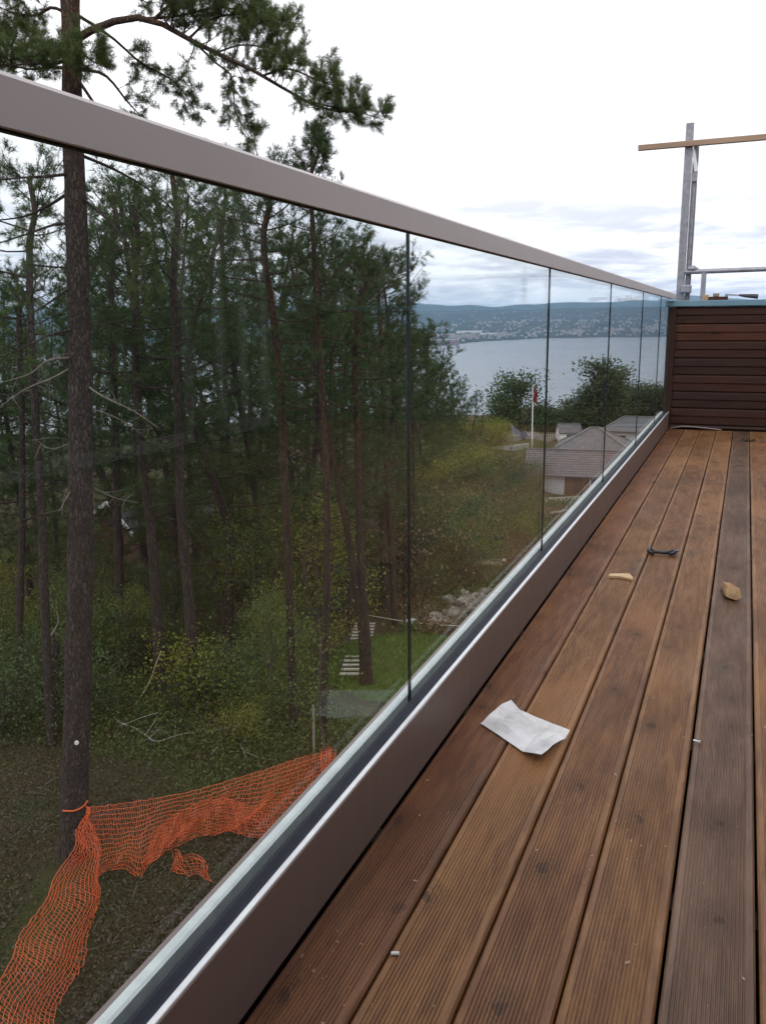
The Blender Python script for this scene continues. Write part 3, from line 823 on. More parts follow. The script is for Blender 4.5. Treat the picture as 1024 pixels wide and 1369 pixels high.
# ------------------------------------------------------------------ foliage builders
def needles(b, P, D, L, k, w, rg, spread=.75):
    """k thin needles round each shoot P (direction D, length L)"""
    n = len(P)
    if n == 0: return
    P = np.repeat(P, k, 0); D = np.repeat(D, k, 0); L = np.repeat(L, k)
    t = rg.uniform(-.15, 1, n * k)
    rnd = rg.normal(size=(n * k, 3)); rnd -= (rnd * D).sum(1)[:, None] * D
    rnd /= np.linalg.norm(rnd, axis=1)[:, None] + 1e-9
    nd = D * (1 - spread * .5) + rnd * spread; nd /= np.linalg.norm(nd, axis=1)[:, None]
    base = P + D * (t * L)[:, None]
    nl = L * rg.uniform(.65, 1.15, n * k)
    side = np.cross(nd, rg.normal(size=(n * k, 3))); side /= np.linalg.norm(side, axis=1)[:, None] + 1e-9
    a = base - side * w / 2; c_ = base + side * w / 2; tip = base + nd * nl[:, None]
    V = np.stack([a, c_, tip], 1).reshape(-1, 3)
    b.add(V, np.arange(len(V)).reshape(-1, 3))

def unit(v):
    v = np.asarray(v, float); return v / (np.linalg.norm(v) + 1e-9)

def limb(wood, shoots, path, r0, r1, rg, twig_n, twig_L, start=.3, sub=4, up=.25, flat=.5, shoot=.10, sides=6):
    """a limb along path with twigs and shoots; appends (P, D, L) to shoots"""
    n = len(path)
    wood.tube(path, np.linspace(r0, r1, n), sides, cap=False)
    T = np.gradient(path, axis=0)
    for i in range(twig_n):
        f = start + (1 - start) * ((i + rg.random()) / twig_n)
        q = f * (n - 1); k = min(int(q), n - 2); p = path[k] + (path[k + 1] - path[k]) * (q - k)
        tg = unit(T[k])
        lat = rg.normal(size=3); lat[2] *= flat; lat = unit(lat - (lat @ tg) * tg)
        d = unit(tg * rg.uniform(.25, .9) + lat * .9 + np.array([0, 0, up * rg.uniform(0, 2)]))
        L = twig_L * rg.uniform(.45, 1.15) * (1.15 - .5 * f)
        e = p + d * L + np.array([0, 0, L * up * .4])
        tw = spline([p, p + d * L * .5 + rg.normal(size=3) * L * .06, e], 5)
        rt = max(.003, (r0 + (r1 - r0) * f) * .35)
        wood.tube(tw, np.linspace(rt, .0025, 5), 3, cap=False)
        for s in range(sub):
            g = .35 + .65 * (s + rg.random()) / sub
            q2 = g * 4; k2 = min(int(q2), 3); p2 = tw[k2] + (tw[k2 + 1] - tw[k2]) * (q2 - k2)
            dd = unit(d * .6 + rg.normal(size=3) * .55 + np.array([0, 0, up]))
            l2 = L * rg.uniform(.12, .38)
            e2 = p2 + dd * l2
            wood.tube(np.array([p2, e2]), [.0035, .002], 3, cap=False)
            for h in (1.0, .6, .3):
                if h == .3 and rg.random() < .4: continue
                d3 = unit(dd + rg.normal(size=3) * .25)
                shoots.append((p2 + dd * l2 * h, d3, shoot * rg.uniform(.75, 1.25)))
        shoots.append((e, d, shoot))
def flush(b, shoots, k, w, rg, spread=.75):
    if not shoots: return
    P = np.array([s[0] for s in shoots]); D = np.array([s[1] for s in shoots]); L = np.array([s[2] for s in shoots])
    needles(b, P, D, L, k, w, rg, spread)

def trunk_tube(b, path, r0, r1, rg, sides=14, flare=.35):
    n = len(path); f = np.linspace(0, 1, n)
    r = r0 + (r1 - r0) * f + r0 * flare * np.exp(-f * n * .35)
    r = r * (1 + rg.normal(size=n) * .02)
    i0 = b.n
    b.tube(path, r, sides, cap=False)
    V = b.V[-1]; c_ = np.repeat(path, sides, 0)
    V += (V - c_) * rg.normal(size=(len(V), 1)) * .045

def pine_parts(path, r0, r1, cf, Lmax, nbr, seed, k=10, w=.006, twigs=9, sub=4, shoot=.10, prof=None, dead=6, twigL=.55, droop=0.0):
    """wood and needle meshes of one Scots pine standing along path (local coordinates)"""
    rg = np.random.default_rng(seed)
    path = np.asarray(path, float); n = len(path)
    wood = MB(); crown = MB(); shoots = []
    trunk_tube(wood, path, r0, r1, rg)
    Ht = path[-1][2] - path[0][2]
    prof = prof or (lambda f: (.55 + .45 * math.sin(min(1, f / .4) * 1.57)) * (1 - .8 * max(0, (f - .4) / .6) ** 1.3))
    def at_(f):
        q = f * (n - 1); i = min(int(q), n - 2); return path[i] + (path[i + 1] - path[i]) * (q - i)
    a0 = rg.uniform(0, 6.28)
    for i in range(nbr):
        f = (i + rg.random() * .8) / nbr; F = cf + (1 - cf) * f
        p = at_(F); a = a0 + i * 2.4 + rg.normal() * .4
        L = Lmax * prof(f) * rg.uniform(.65, 1.15)
        el = -.12 + .95 * f + rg.normal() * .12 - droop
        d = np.array([math.cos(a) * math.cos(el), math.sin(a) * math.cos(el), math.sin(el)])
        up_ = np.array([0, 0, 1.0])
        pp = [p, p + d * L * .35 - up_ * L * .03, p + d * L * .7 + rg.normal(size=3) * L * .05, p + d * L + up_ * L * .14]
        rb = max(.009, (r0 + (r1 - r0) * F) * .34 * (L / Lmax) ** .5)
        limb(wood, shoots, spline(pp, 8), rb, .006, rg, max(3, int(twigs * L / Lmax + .5)), twigL * (.5 + .5 * L / Lmax), .28, sub, .25, .55, shoot, 5)
    shoots.append((path[-1], np.array([0, 0, 1.0]), shoot * 1.5))
    for i in range(dead):
        F = cf * rg.uniform(.35, 1.0); p = at_(F); a = rg.uniform(0, 6.28); L = Lmax * rg.uniform(.25, .7)
        d = np.array([math.cos(a), math.sin(a), rg.uniform(-.35, .1)])
        q = spline([p, p + d * L * .5, p + d * L + np.array([0, 0, -L * .2])] , 5)
        wood.tube(q, np.linspace(.014, .004, 5), 4, cap=False)
        for _ in range(3):
            j = rg.integers(1, 5); wood.tube(np.array([q[j], q[j] + rg.normal(size=3) * .18]), [.005, .002], 3, cap=False)
    flush(crown, shoots, k, w, rg)
    return wood, crown

def place_tree(root_loc, wood, crown, name, label, cat, mw, ml, group=None):
    root = empty(name, root_loc, label, cat, group)
    wood.obj('trunk', mw, root, smooth=True)
    crown.obj('crown', ml, root)
    return root
def copy_tree(root, loc, rz, s, label=None, group=None, sz=None):
    c_ = root.copy(); link(c_)
    c_.location = loc; c_.rotation_euler = (0, 0, rz); c_.scale = (s, s, sz or s)
    if label: c_['label'] = label
    if group: c_['group'] = group
    for ch in list(root.children):
        o = ch.copy(); link(o); o.parent = c_
    return c_

# ------------------------------------------------------------------ the big pine by the railing
def big_pine():
    rg = np.random.default_rng(42)
    base = hit(97, 1150)
    D0 = math.hypot(base[0], base[1])
    def T(u, v, dd=0.0): return pt(u, v, D0 + dd) - base
    keys = [np.array([0, 0, -.25]), T(97, 1145), T(102, 1000), T(107, 800), T(109, 600), T(107, 450), T(103, 300), T(98, 180), T(96, 60), T(93, -60), T(90, -260), T(92, -520)]
    path = spline(keys, 46)
    trunk = MB(); trunk_tube(trunk, path, .215, .085, rg, 20, .30)
    root = empty('pine_tree', base, 'tall thick Scots pine in front, its bare trunk rising past the top rail', 'tree')
    trunk.obj('trunk', M_BARK, root, smooth=True)
    wood = MB(); sh = []
    def L(keys, r0, tw, twL, start=.3, sub=4, r1=.006, up=.25, flat=.6, shoot=.085):
        limb(wood, sh, spline(keys, 12), r0, r1, rg, tw, twL, start, sub, up, flat, shoot)
    # the long limb reaching right over the rail
    L([T(100, 54), T(128, 38, -.1), T(168, 25, -.2), T(205, 27, -.3), T(252, 52, -.4), T(300, 76, -.5), T(352, 101, -.6), T(402, 132, -.6), T(440, 147, -.7), T(478, 150, -.7)], .052, 54, .40, .36, 6, .010, .55, .9, .080)
    L([T(352, 101, -.6), T(385, 92, -.6), T(420, 105, -.6), T(455, 118, -.7)], .016, 20, .34, .1, 6, .006, .5)
    L([T(402, 132, -.6), T(440, 142, -.7), T(480, 150, -.8), T(512, 160, -.8)], .014, 24, .30, .1, 6, .004, .3)
    L([T(205, 27, -.3), T(235, 0, -.4), T(275, -25, -.5), T(330, -40, -.6)], .022, 26, .45, .1, 6)
    L([T(252, 52, -.4), T(285, 25, -.4), T(330, 20, -.5), T(372, 40, -.5)], .018, 30, .36, .1, 6, .005, .4)
    L([T(190, 25, -.25), T(235, 22, -.3), T(290, 10, -.2), T(340, 18, -.1), T(388, 38, 0)], .020, 34, .36, .1, 6, .005, .45)
    L([T(290, 70, -.5), T(325, 60, -.4), T(365, 66, -.3), T(395, 80, -.3)], .014, 22, .32, .1, 6, .005, .45)
    L([T(230, 40, -.4), T(215, 10, -.4), T(250, -20, -.4)], .012, 8, .35, .2, 4)
    L([T(262, 58, -.4), T(290, 85, -.35), T(311, 104, -.3), T(315, 150, -.2), T(335, 185, -.2)], .016, 22, .30, .40, 5, .004, -.05)
    # limbs that hang right in front of the sky below the long limb
    L([T(101, 92), T(140, 100, .2), T(170, 135, .3), T(186, 152, .4)], .026, 10, .35, .5, 4)
    L([T(104, 20), T(150, 50, .4), T(190, 85, .6), T(235, 110, .8), T(262, 150, .9)], .022, 30, .34, .35, 5, .005, .05)
    L([T(100, 100), T(150, 165, -.4), T(225, 205, -.6), T(300, 235, -.8)], .022, 18, .45, .4, 3, .004, .0)
    L([T(103, 205), T(160, 230, .3), T(215, 265, .5), T(270, 320, .7)], .024, 18, .42, .35, 3, .004, -.1)
    L([T(104, 190), T(170, 200, -.5), T(230, 235, -.8), T(275, 290, -1)], .02, 14, .42, .4, 3, .004, -.1)
    L([T(105, 260), T(150, 300, -.4), T(185, 350, -.6), T(200, 400, -.7)], .02, 11, .40, .4, 3, .004, -.15)
    # dense dark clumps to the left
    L([T(95, 60), T(60, 66, .3), T(30, 60, .5), T(-10, 50, .7)], .030, 34, .42, .15, 6)
    L([T(95, 75), T(75, 85, -.5), T(40, 85, -.8), T(0, 90, -1)], .028, 32, .40, .15, 6)
    L([T(97, 92), T(70, 90, .2), T(35, 92, .2), T(-15, 75, .2)], .028, 15, .40, .2, 4)
    L([T(97, 70), T(115, 75, -.7), T(122, 80, -1.1)], .02, 26, .35, .2, 6)
    L([T(94, 20), T(70, 10, .2), T(50, 20, .3), T(20, 18, .4), T(-20, 0, .5)], .026, 16, .40, .25, 4)
    L([T(92, -20), T(60, -30, .3), T(20, -20, .5), T(-30, -10, .5)], .026, 16, .42, .2, 4)
    L([T(92, -30), T(130, -30, .3), T(170, -10, .5), T(200, 5, .6)], .024, 14, .40, .3, 4)
    # thinner, sparser branches under the rail on the left
    L([T(99, 232), T(60, 236, -.2), T(25, 238, -.3), T(-25, 244, -.4)], .026, 13, .45, .35, 3, .008, .1)
    L([T(101, 300), T(75, 300, .2), T(40, 312, .2), T(0, 325, .2)], .024, 9, .40, .45, 3, .008, .15)
    L([T(95, 256), T(65, 275, .4), T(30, 290, .6), T(-20, 296, .6)], .024, 12, .45, .4, 3, .008, .1)
    L([T(100, 380), T(70, 402, -.2), T(40, 420, -.2), T(0, 430, -.2)], .020, 8, .40, .45, 3, .006, .1)
    L([T(104, 440), T(70, 447, -.3), T(20, 470, -.5), T(-30, 490, -.6)], .022, 8, .40, .5, 3, .006, .1)
    for k in range(9):      # crown above the frame
        a = k * 2.4; f = .80 + .02 * k; p = path[int(f * 45)]
        d = np.array([math.cos(a), math.sin(a), .3])
        limb(wood, sh, spline([p, p + d * .8, p + d * 1.7 + np.array([0, 0, .3])], 8), .03, .006, rg, 12, .5, .25, 4, .3, .6, .09)
    wood.obj('limb', M_BARK, root, smooth=True)
    crown = MB(); flush(crown, sh, 28, .0046, rg, .8)
    crown.obj('needles', M_NEEDLE, root)
    for keys, r in (([T(112, 512), T(128, 524, -.2), T(150, 536, -.3), T(180, 550, -.4), T(212, 572, -.5)], .020),
                    ([T(112, 545), T(140, 552, .2), T(170, 566, .3), T(195, 585, .4)], .012),
                    ([T(100, 490), T(70, 506, .2), T(35, 520, .3), T(-5, 548, .4)], .024),
                    ([T(100, 478), T(65, 482, -.3), T(40, 500, -.4), T(0, 512, -.6)], .022),
                    ([T(98, 652), T(88, 668, -.2), T(80, 684, -.3)], .010),
                    ([T(97, 655), T(95, 690, -.3), T(100, 712, -.3)], .008),
                    ([T(104, 640), T(150, 664, .2), T(185, 672, .3)], .010),
                    ([T(100, 590), T(70, 600, .2), T(48, 588, .3)], .010),
                    ([T(104, 385), T(132, 415, -.3), T(128, 440, -.4)], .009),
                    ([T(106, 400), T(140, 420, .2), T(165, 432, .3)], .009)):
        b = MB(); q = spline(keys, 12); b.tube(q, np.linspace(r, .004, 12), 6, cap=False)
        for _ in range(7):
            j = rg.integers(3, 12); e = q[j] + rg.normal(size=3) * .16 + np.array([0, 0, -.05])
            b.tube(spline([q[j], (q[j] + e) / 2 + rg.normal(size=3) * .02, e], 4), np.linspace(.005, .002, 4), 3, cap=False)
        b.obj('dead_branch', M_DEADWOOD if r > .009 else M_BARK, root, smooth=True)
    return root, base, D0, path
BIG, BIGB, BIGD, BIGPATH = big_pine()
r_ = pt(103, 993, BIGD - .24)
b = MB(); b.tube([(0, .012, 0), (0, -.012, 0)], .032, 10)
o = b.obj('marker_disc', M_WHITEPAINT, loc=tuple(r_)); o.rotation_euler = (0, 0, R(43)); tag(o, 'small white marker disc nailed to the thick front trunk', 'marker')

# ------------------------------------------------------------------ further pines whose trunks can be told apart
def pix_pine(trunk_px, label, r0, r1, ext, cf, Lmax, nbr, seed, mw=None, ml=None, **k):
    """a pine whose trunk passes the given photo positions at the distance of its base; ext = extra height above"""
    base = hit(*trunk_px[0]); d = math.hypot(base[0], base[1])
    keys = [np.array([0, 0, -.2])] + [pt(u, v, d) - base for u, v in trunk_px]
    top = keys[-1]; keys.append(top + np.array([.1, .1, ext * .5])); keys.append(top + np.array([.0, .15, ext]))
    path = spline(keys, 30)
    wood, crown = pine_parts(path, r0, r1, cf, Lmax, nbr, seed, **k)
    return place_tree(tuple(base), wood, crown, 'pine_tree', label, 'tree', mw or M_BARK, ml or M_NEEDLE_DK)
pix_pine([(215, 928), (208, 780), (200, 690), (190, 620), (183, 500), (180, 380)], 'slim dark pine trunk with the yellow rope hanging beside its foot', .13, .05, 1.6, .50, 2.0, 26, 101, k=12, w=.008, twigs=10)
pix_pine([(262, 945), (252, 800), (243, 690), (240, 600), (236, 480), (232, 360)], 'slim dark pine just right of the trunk with the rope', .13, .05, 1.8, .52, 2.1, 26, 102, k=12, w=.008, twigs=10)
pix_pine([(393, 985), (388, 830), (381, 640), (374, 500), (362, 400), (352, 320)], 'reddish pine trunk behind leafy saplings, leaning left towards its crown', .088, .045, 1.2, .58, 1.8, 24, 103, M_BARK_RED, k=12, w=.008, twigs=10)
pix_pine([(432, 1000), (436, 830), (437, 660), (430, 520), (424, 420), (418, 300), (416, 235)], 'slender reddish pine whose pointed top rises above the rail', .080, .02, .75, .42, 1.35, 52, 104, M_BARK_RED, k=12, w=.008, twigs=8, twigL=.30, shoot=.085, prof=lambda f: max(.07, (1 - f) ** 1.15))
pix_pine([(486, 918), (484, 850), (475, 775), (464, 710), (452, 650), (441, 590), (428, 500), (420, 430)], 'dark pine stem leaning left at the wooden steps', .090, .045, 1.0, .62, 1.5, 20, 105, M_BARK_RED, k=12, w=.008)
pix_pine([(494, 918), (490, 850), (484, 770), (480, 690), (478, 570), (474, 480), (482, 400)], 'straight reddish pine stem beside the leaning one at the wooden steps', .100, .045, .6, .55, 1.7, 26, 106, M_BARK_RED, k=12, w=.008, twigs=11)
pix_pine([(528, 840), (523, 740), (517, 640), (512, 520), (508, 430), (506, 390)], 'bare brown pine trunk left of the first glass joint', .100, .04, .40, .50, 1.4, 26, 107, M_BARK_RED, k=12, w=.008, twigs=11)
pix_pine([(556, 780), (554, 700), (553, 620), (551, 520), (549, 470)], 'thin pine standing right behind the first glass joint', .08, .025, .1, .50, .8, 20, 108, k=12, w=.009)
pix_pine([(70, 1000), (62, 860), (57, 700), (48, 560), (42, 430), (40, 330)], 'dark pine seen just left of the thick front trunk', .10, .045, 1.2, .50, 2.0, 24, 109, k=12, w=.008, twigs=10)
pix_pine([(24, 900), (28, 780), (30, 690), (30, 560), (26, 420)], 'dark pine near the left edge among the undergrowth', .10, .045, 0.6, .50, 1.7, 20, 110, k=12, w=.008, twigs=10)
pix_pine([(310, 800), (308, 700), (305, 600), (300, 480), (298, 380), (298, 300)], 'tall dark pine between the rope trunk and the reddish trunk', .12, .05, 1.6, .30, 2.1, 34, 111, k=12, w=.008, twigs=10)
pix_pine([(160, 860), (158, 720), (155, 600), (150, 450), (150, 330)], 'dark pine close behind the right side of the thick front trunk', .12, .05, 1.2, .30, 1.9, 32, 112, k=12, w=.008, twigs=10)

# snag with a bleached branch
base = hit(80, 960); d = math.hypot(base[0], base[1])
root = empty('dead_snag', base, 'short dead stump with a bleached curling branch left of the thick trunk', 'snag')
T = lambda u, v, dd=0: pt(u, v, d + dd) - base
b = MB(); trunk_tube(b, spline([np.array([0, 0, -.2]), T(79, 940), T(74, 880), T(72, 858)], 12), .15, .11, np.random.default_rng(3), 12); b.obj('trunk', M_BARK, root, smooth=True)
b = MB(); b.tube(spline([T(72, 870), T(66, 855), T(74, 842), T(79, 830), T(76, 818), T(70, 810)], 14), np.linspace(.03, .008, 14), 6); b.tube(spline([T(74, 846), T(84, 852), T(88, 862)], 6), np.linspace(.014, .004, 6), 5)
b.obj('bleached_branch', M_DEADWOOD, root, smooth=True)

# ------------------------------------------------------------------ the pine wood behind
protos = []
for i, (H, Lm, cf, nb) in enumerate([(10.5, 2.1, .22, 44), (9.0, 2.3, .14, 42), (12.0, 2.2, .28, 46), (8.0, 1.9, .08, 42)]):
    rg = np.random.default_rng(200 + i)
    path = spline([(0, 0, -.3), (rg.normal() * .1, rg.normal() * .1, H * .3), (rg.normal() * .25, rg.normal() * .25, H * .65), (rg.normal() * .25, rg.normal() * .25, H)], 24)
    w_, c_ = pine_parts(path, .11, .03, cf, Lm, nb, 300 + i, k=8, w=.014, twigs=9, sub=4, shoot=.15, twigL=.6)
    protos.append((H, w_, c_))
used = {}
# (photo x, distance, slope of the top as seen)
rgp = np.random.default_rng(77)
wood_list = []
for u, d, top in [(20, 30, .03), (62, 36, .02), (135, 27, .12), (190, 31, .18), (215, 24, .17), (255, 28, .17), (285, 22, .14), (330, 25, .145), (345, 34, .15), (385, 29, .12), (405, 22, .085),
                  (435, 30, .095), (465, 25, .082), (487, 33, .090), (515, 27, .060), (532, 36, .020), (500, 42, .060), (450, 40, .085), (556, 45, -.008), (573, 52, -.018), (590, 62, -.046), (611, 84, -.066), (629, 92, -.082), (600, 75, -.052), (578, 60, -.03),
                  (-30, 28, .10), (-80, 34, .10), (40, 42, -.01), (112, 44, .05), (160, 48, .12), (230, 46, .15), (300, 44, .13), (360, 47, .11), (410, 52, .09), (-140, 30, .12), (545, 70, -.03), (520, 58, .01), (560, 78, -.035),
                  (5, 60, .0), (82, 62, .02), (140, 66, .08), (205, 64, .11), (270, 68, .09), (340, 66, .08), (430, 70, .05), (485, 66, .04)]:
    r = ray(u, 600); h = r / math.hypot(r[0], r[1]); x, y = EYE[0] + h[0] * d, EYE[1] + h[1] * d
    z = float(gz(x, y)) - .1
    if 60 < u < 400: top *= .80
    Ht = EYE[2] + top * d - z
    i = int(rgp.integers(0, 3)) if Ht > 7 else 3
    if top < .0: i = 1 if rgp.random() < .5 else 3
    H, w_, c_ = protos[i]
    s = Ht / H; sx = max(min(s * rgp.uniform(.9, 1.2), 1.5), .55)
    if top < 0: sx = s * 1.15
    near = 'nearer' if d < 29 else ('middle' if d < 38 else ('farther' if d < 52 else 'farthest'))
    where = [w for lim, w in ((0, 'at the very left edge of the view'), (50, 'left of the thick front trunk'), (130, 'right behind the thick front trunk'), (200, 'between the thick front trunk and the rope trunk'),
             (245, 'behind the rope trunk'), (320, 'right of the two slim dark trunks'), (350, 'just left of the reddish leaning trunk'), (392, 'behind the reddish leaning trunk'), (425, 'left of the pine with the pointed top'),
             (460, 'behind the leaning stem at the steps'), (490, 'behind the straight reddish stem'), (520, 'behind the trunk above the lawn'), (550, 'just left of the first glass joint'), (570, 'just right of the first glass joint'),
             (585, 'second from the glass joint at the lake'), (605, 'third from the glass joint at the lake'), (620, 'second last before the open lake'), (9999, 'last of the row before the open lake')) if u < lim][0]
    lab = near + ' dark pine of the wood ' + where
    grp = 'dark pines of the wood'
    if i not in used:
        root = empty('pine_tree', (x, y, z), lab, 'tree', grp)
        w_.obj('trunk', M_BARK, root, smooth=True); c_.obj('crown', M_NEEDLE_DK, root)
        used[i] = root
        root.scale = (sx, sx, s); root.rotation_euler = (0, 0, rgp.uniform(0, 6.28))
    else:
        copy_tree(used[i], (x, y, z), rgp.uniform(0, 6.28), sx, lab, grp, s)

# ------------------------------------------------------------------ broadleaved trees, saplings and shrubs
def leaves(b, P, size, rg, up=.3):
    n = len(P)
    d = rg.normal(size=(n, 3)); d /= np.linalg.norm(d, axis=1)[:, None]
    nrm = rg.normal(size=(n, 3)) + np.array([0, 0, up * 3]); e = np.cross(d, nrm); e /= np.linalg.norm(e, axis=1)[:, None] + 1e-9
    s = size * rg.uniform(.6, 1.3, n)[:, None]
    V = np.stack([P, P + d * s * .5 + e * s * .30, P + d * s, P + d * s * .5 - e * s * .30], 1).reshape(-1, 3)
    b.add(V, np.arange(len(V)).reshape(-1, 4))
def broadleaf(H, Rr, nst, nleaf, size, seed, base_clear=.25, clump=.28, lean=.15):
    """stems that fork and leaf clumps on their ends; returns wood, leaf meshes"""
    rg = np.random.default_rng(seed); wood = MB(); lf = MB(); tips = []
    for s in range(nst):
        a = rg.uniform(0, 6.28); rr = Rr * rg.uniform(.1, .55) if nst > 1 else 0
        top = np.array([math.cos(a) * rr, math.sin(a) * rr, H * rg.uniform(.75, 1.0)])
        st = np.array([rg.normal() * .06 * (nst > 1), rg.normal() * .06 * (nst > 1), -.1])
        q = spline([st, st * .4 + top * .35 + rg.normal(size=3) * H * .02, top * .7 + rg.normal(size=3) * H * .03, top], 12)
        r0 = H * .011 + .006
        wood.tube(q, np.linspace(r0, r0 * .15, 12), 6, cap=False)
        nb = max(5, int(26 / nst))
        for i in range(nb):
            f = base_clear + (1 - base_clear) * (i + rg.random()) / nb
            j = min(int(f * 11), 10); p = q[j] + (q[j + 1] - q[j]) * (f * 11 - j)
            a2 = rg.uniform(0, 6.28); L = Rr * rg.uniform(.5, 1.0) * (1.1 - .75 * f) * (.6 + .8 * min(1, (f - base_clear) * 4))
            d = np.array([math.cos(a2), math.sin(a2), rg.uniform(.15, .9)])
            e = p + d * L; w_ = spline([p, p + d * L * .5 + rg.normal(size=3) * L * .1, e], 5)
            wood.tube(w_, np.linspace(r0 * .35, .003, 5), 4, cap=False)
            for _ in range(5):
                k_ = rg.integers(1, 5); e2 = w_[k_] + rg.normal(size=3) * L * .28
                wood.tube(np.array([w_[k_], e2]), [.004, .002], 3, cap=False); tips.append(e2)
            tips.append(e)
    tips = np.array(tips)
    idx = rg.integers(0, len(tips), nleaf)
    P = tips[idx] + rg.normal(size=(nleaf, 3)) * clump * Rr * np.array([1, 1, .7])
    P = P[P[:, 2] > .02]
    leaves(lf, P, size, rg)
    return wood, lf
LIB = {}
def plant(kind, name, loc, rz, s, label, cat, group, mw, ml, builder, sz=None):
    if kind not in LIB:
        w_, l_ = builder()
        root = empty(name, loc, label, cat, group)
        w_.obj('trunk' if cat == 'tree' else 'stem', mw, root, smooth=True); l_.obj('crown' if cat == 'tree' else 'foliage', ml, root)
        root.rotation_euler = (0, 0, rz); root.scale = (s, s, sz or s)
        LIB[kind] = root
        return root
    c_ = copy_tree(LIB[kind], loc, rz, s, label, group, sz)
    c_['category'] = cat
    return c_
rgs = np.random.default_rng(55)
def G(u, v): return hit(u, v)
# airy saplings among the trunks: (x, y of foot, height)
SAP = [('a', lambda: broadleaf(4.2, 1.05, 2, 4200, .052, 1, .2, .15), M_LEAF), ('b', lambda: broadleaf(3.2, .95, 3, 3600, .052, 2, .15, .15), M_LEAF_YG), ('c', lambda: broadleaf(5.2, 1.2, 1, 4600, .055, 3, .3, .15), M_LEAF)]
for k, (u, v, h) in enumerate([(345, 900, 4.4), (420, 905, 4.2), (365, 985, 3.4), (300, 845, 4.6), (330, 800, 5.2), (270, 860, 2.6), (395, 880, 5.0), (180, 900, 2.2), (415, 780, 4.4), (360, 760, 4.5), (250, 800, 4.0), (505, 790, 2.4), (140, 840, 3.2), (30, 860, 2.6), (230, 780, 4.2), (450, 800, 2.6), (545, 700, 3.0), (290, 770, 4.8), (400, 960, 2.2)]):
    kd, bf, ml = SAP[k % 3]; h0 = {'a': 4.2, 'b': 3.2, 'c': 5.2}[kd]
    if u < 220: lab = 'thin green sapling in the shade behind the thick front trunk'
    elif u < 350: lab = 'airy green sapling between the rope trunk and the reddish trunk'
    elif u < 450: lab = 'airy leafy sapling around the reddish trunk'
    else: lab = 'small leafy sapling near the wooden steps'
    plant('sap' + kd, 'sapling', tuple(G(u, v)), rgs.uniform(0, 6.28), h / h0, lab, 'sapling', lab.replace('sapling', 'saplings', 1), M_STEM, ml, bf)
# shrubs: (x, y, height, kind)
SHR = {'y': (lambda: broadleaf(1.0, .75, 6, 2800, .050, 11, .05, .24), M_LEAF_YG), 'g': (lambda: broadleaf(1.0, .8, 6, 3000, .048, 12, .03, .24), M_LEAF),
       'd': (lambda: broadleaf(1.0, .85, 7, 3200, .048, 13, .02, .24), M_LEAF_DK), 'h': (lambda: broadleaf(.55, .75, 7, 2600, .040, 14, .02, .24), M_HEATH)}
shr = [(590, 675, 1.9, 'y', 'bright yellow green bush alone on the brown slope'), (575, 665, 1.5, 'y', 'smaller yellow green bush at the left of the bright one'),
       (648, 632, 1.6, 'y', 'yellowish bush just below the pale slope wall'), (560, 735, 1.8, 'd', 'dark green bush below the bright yellow green one'), (600, 725, 1.5, 'd', 'dark green bush above the blue tarp heap'),
       (575, 765, 1.3, 'g', None), (630, 705, 1.2, 'g', None), (615, 745, 1.0, 'h', None), (690, 700, 1.0, 'g', None), (655, 690, 1.1, 'h', None), (700, 660, 1.2, 'h', None), (610, 630, 1.5, 'h', None), (560, 640, 1.6, 'g', None), (585, 790, .9, 'g', None), (690, 720, .9, 'y', None)]
for u, v in [(600, 590), (618, 592), (635, 590), (650, 592), (580, 592), (666, 596), (612, 600), (595, 601), (632, 602), (655, 603)]:
    shr.append((u, v, rgs.uniform(2.0, 3.4), 'y' if rgs.random() < .6 else 'g', 'yellow green bush in the row below the lakeside pines'))
for _ in range(46):
    u = rgs.uniform(0, 520); v = rgs.uniform(720, 1010) if u < 420 else rgs.uniform(700, 850)
    shr.append((u, v, rgs.uniform(.5, 1.5), rgs.choice(list('ggddgy')), None))
for _ in range(90):
    u = rgs.uniform(535, 740); v = rgs.uniform(606, 800)
    if v > 1100 - (u - 400) * 1.15 - 40 or (abs(u - 664) < 22 and 700 < v < 775): continue
    shr.append((u, v, rgs.uniform(.6, 2.1), rgs.choice(list('hggydd')), None))
_s0, _s1 = hit(471, 925), hit(489, 848)
def near_steps(p):
    e = (_s1 - _s0)[:2]; t_ = np.clip(((p - _s0)[:2] @ e) / (e @ e), 0, 1)
    return np.linalg.norm((p - _s0)[:2] - t_ * e) < 1.5 or math.hypot(p[0] + 6.6, p[1] - 18.3) < 2.6
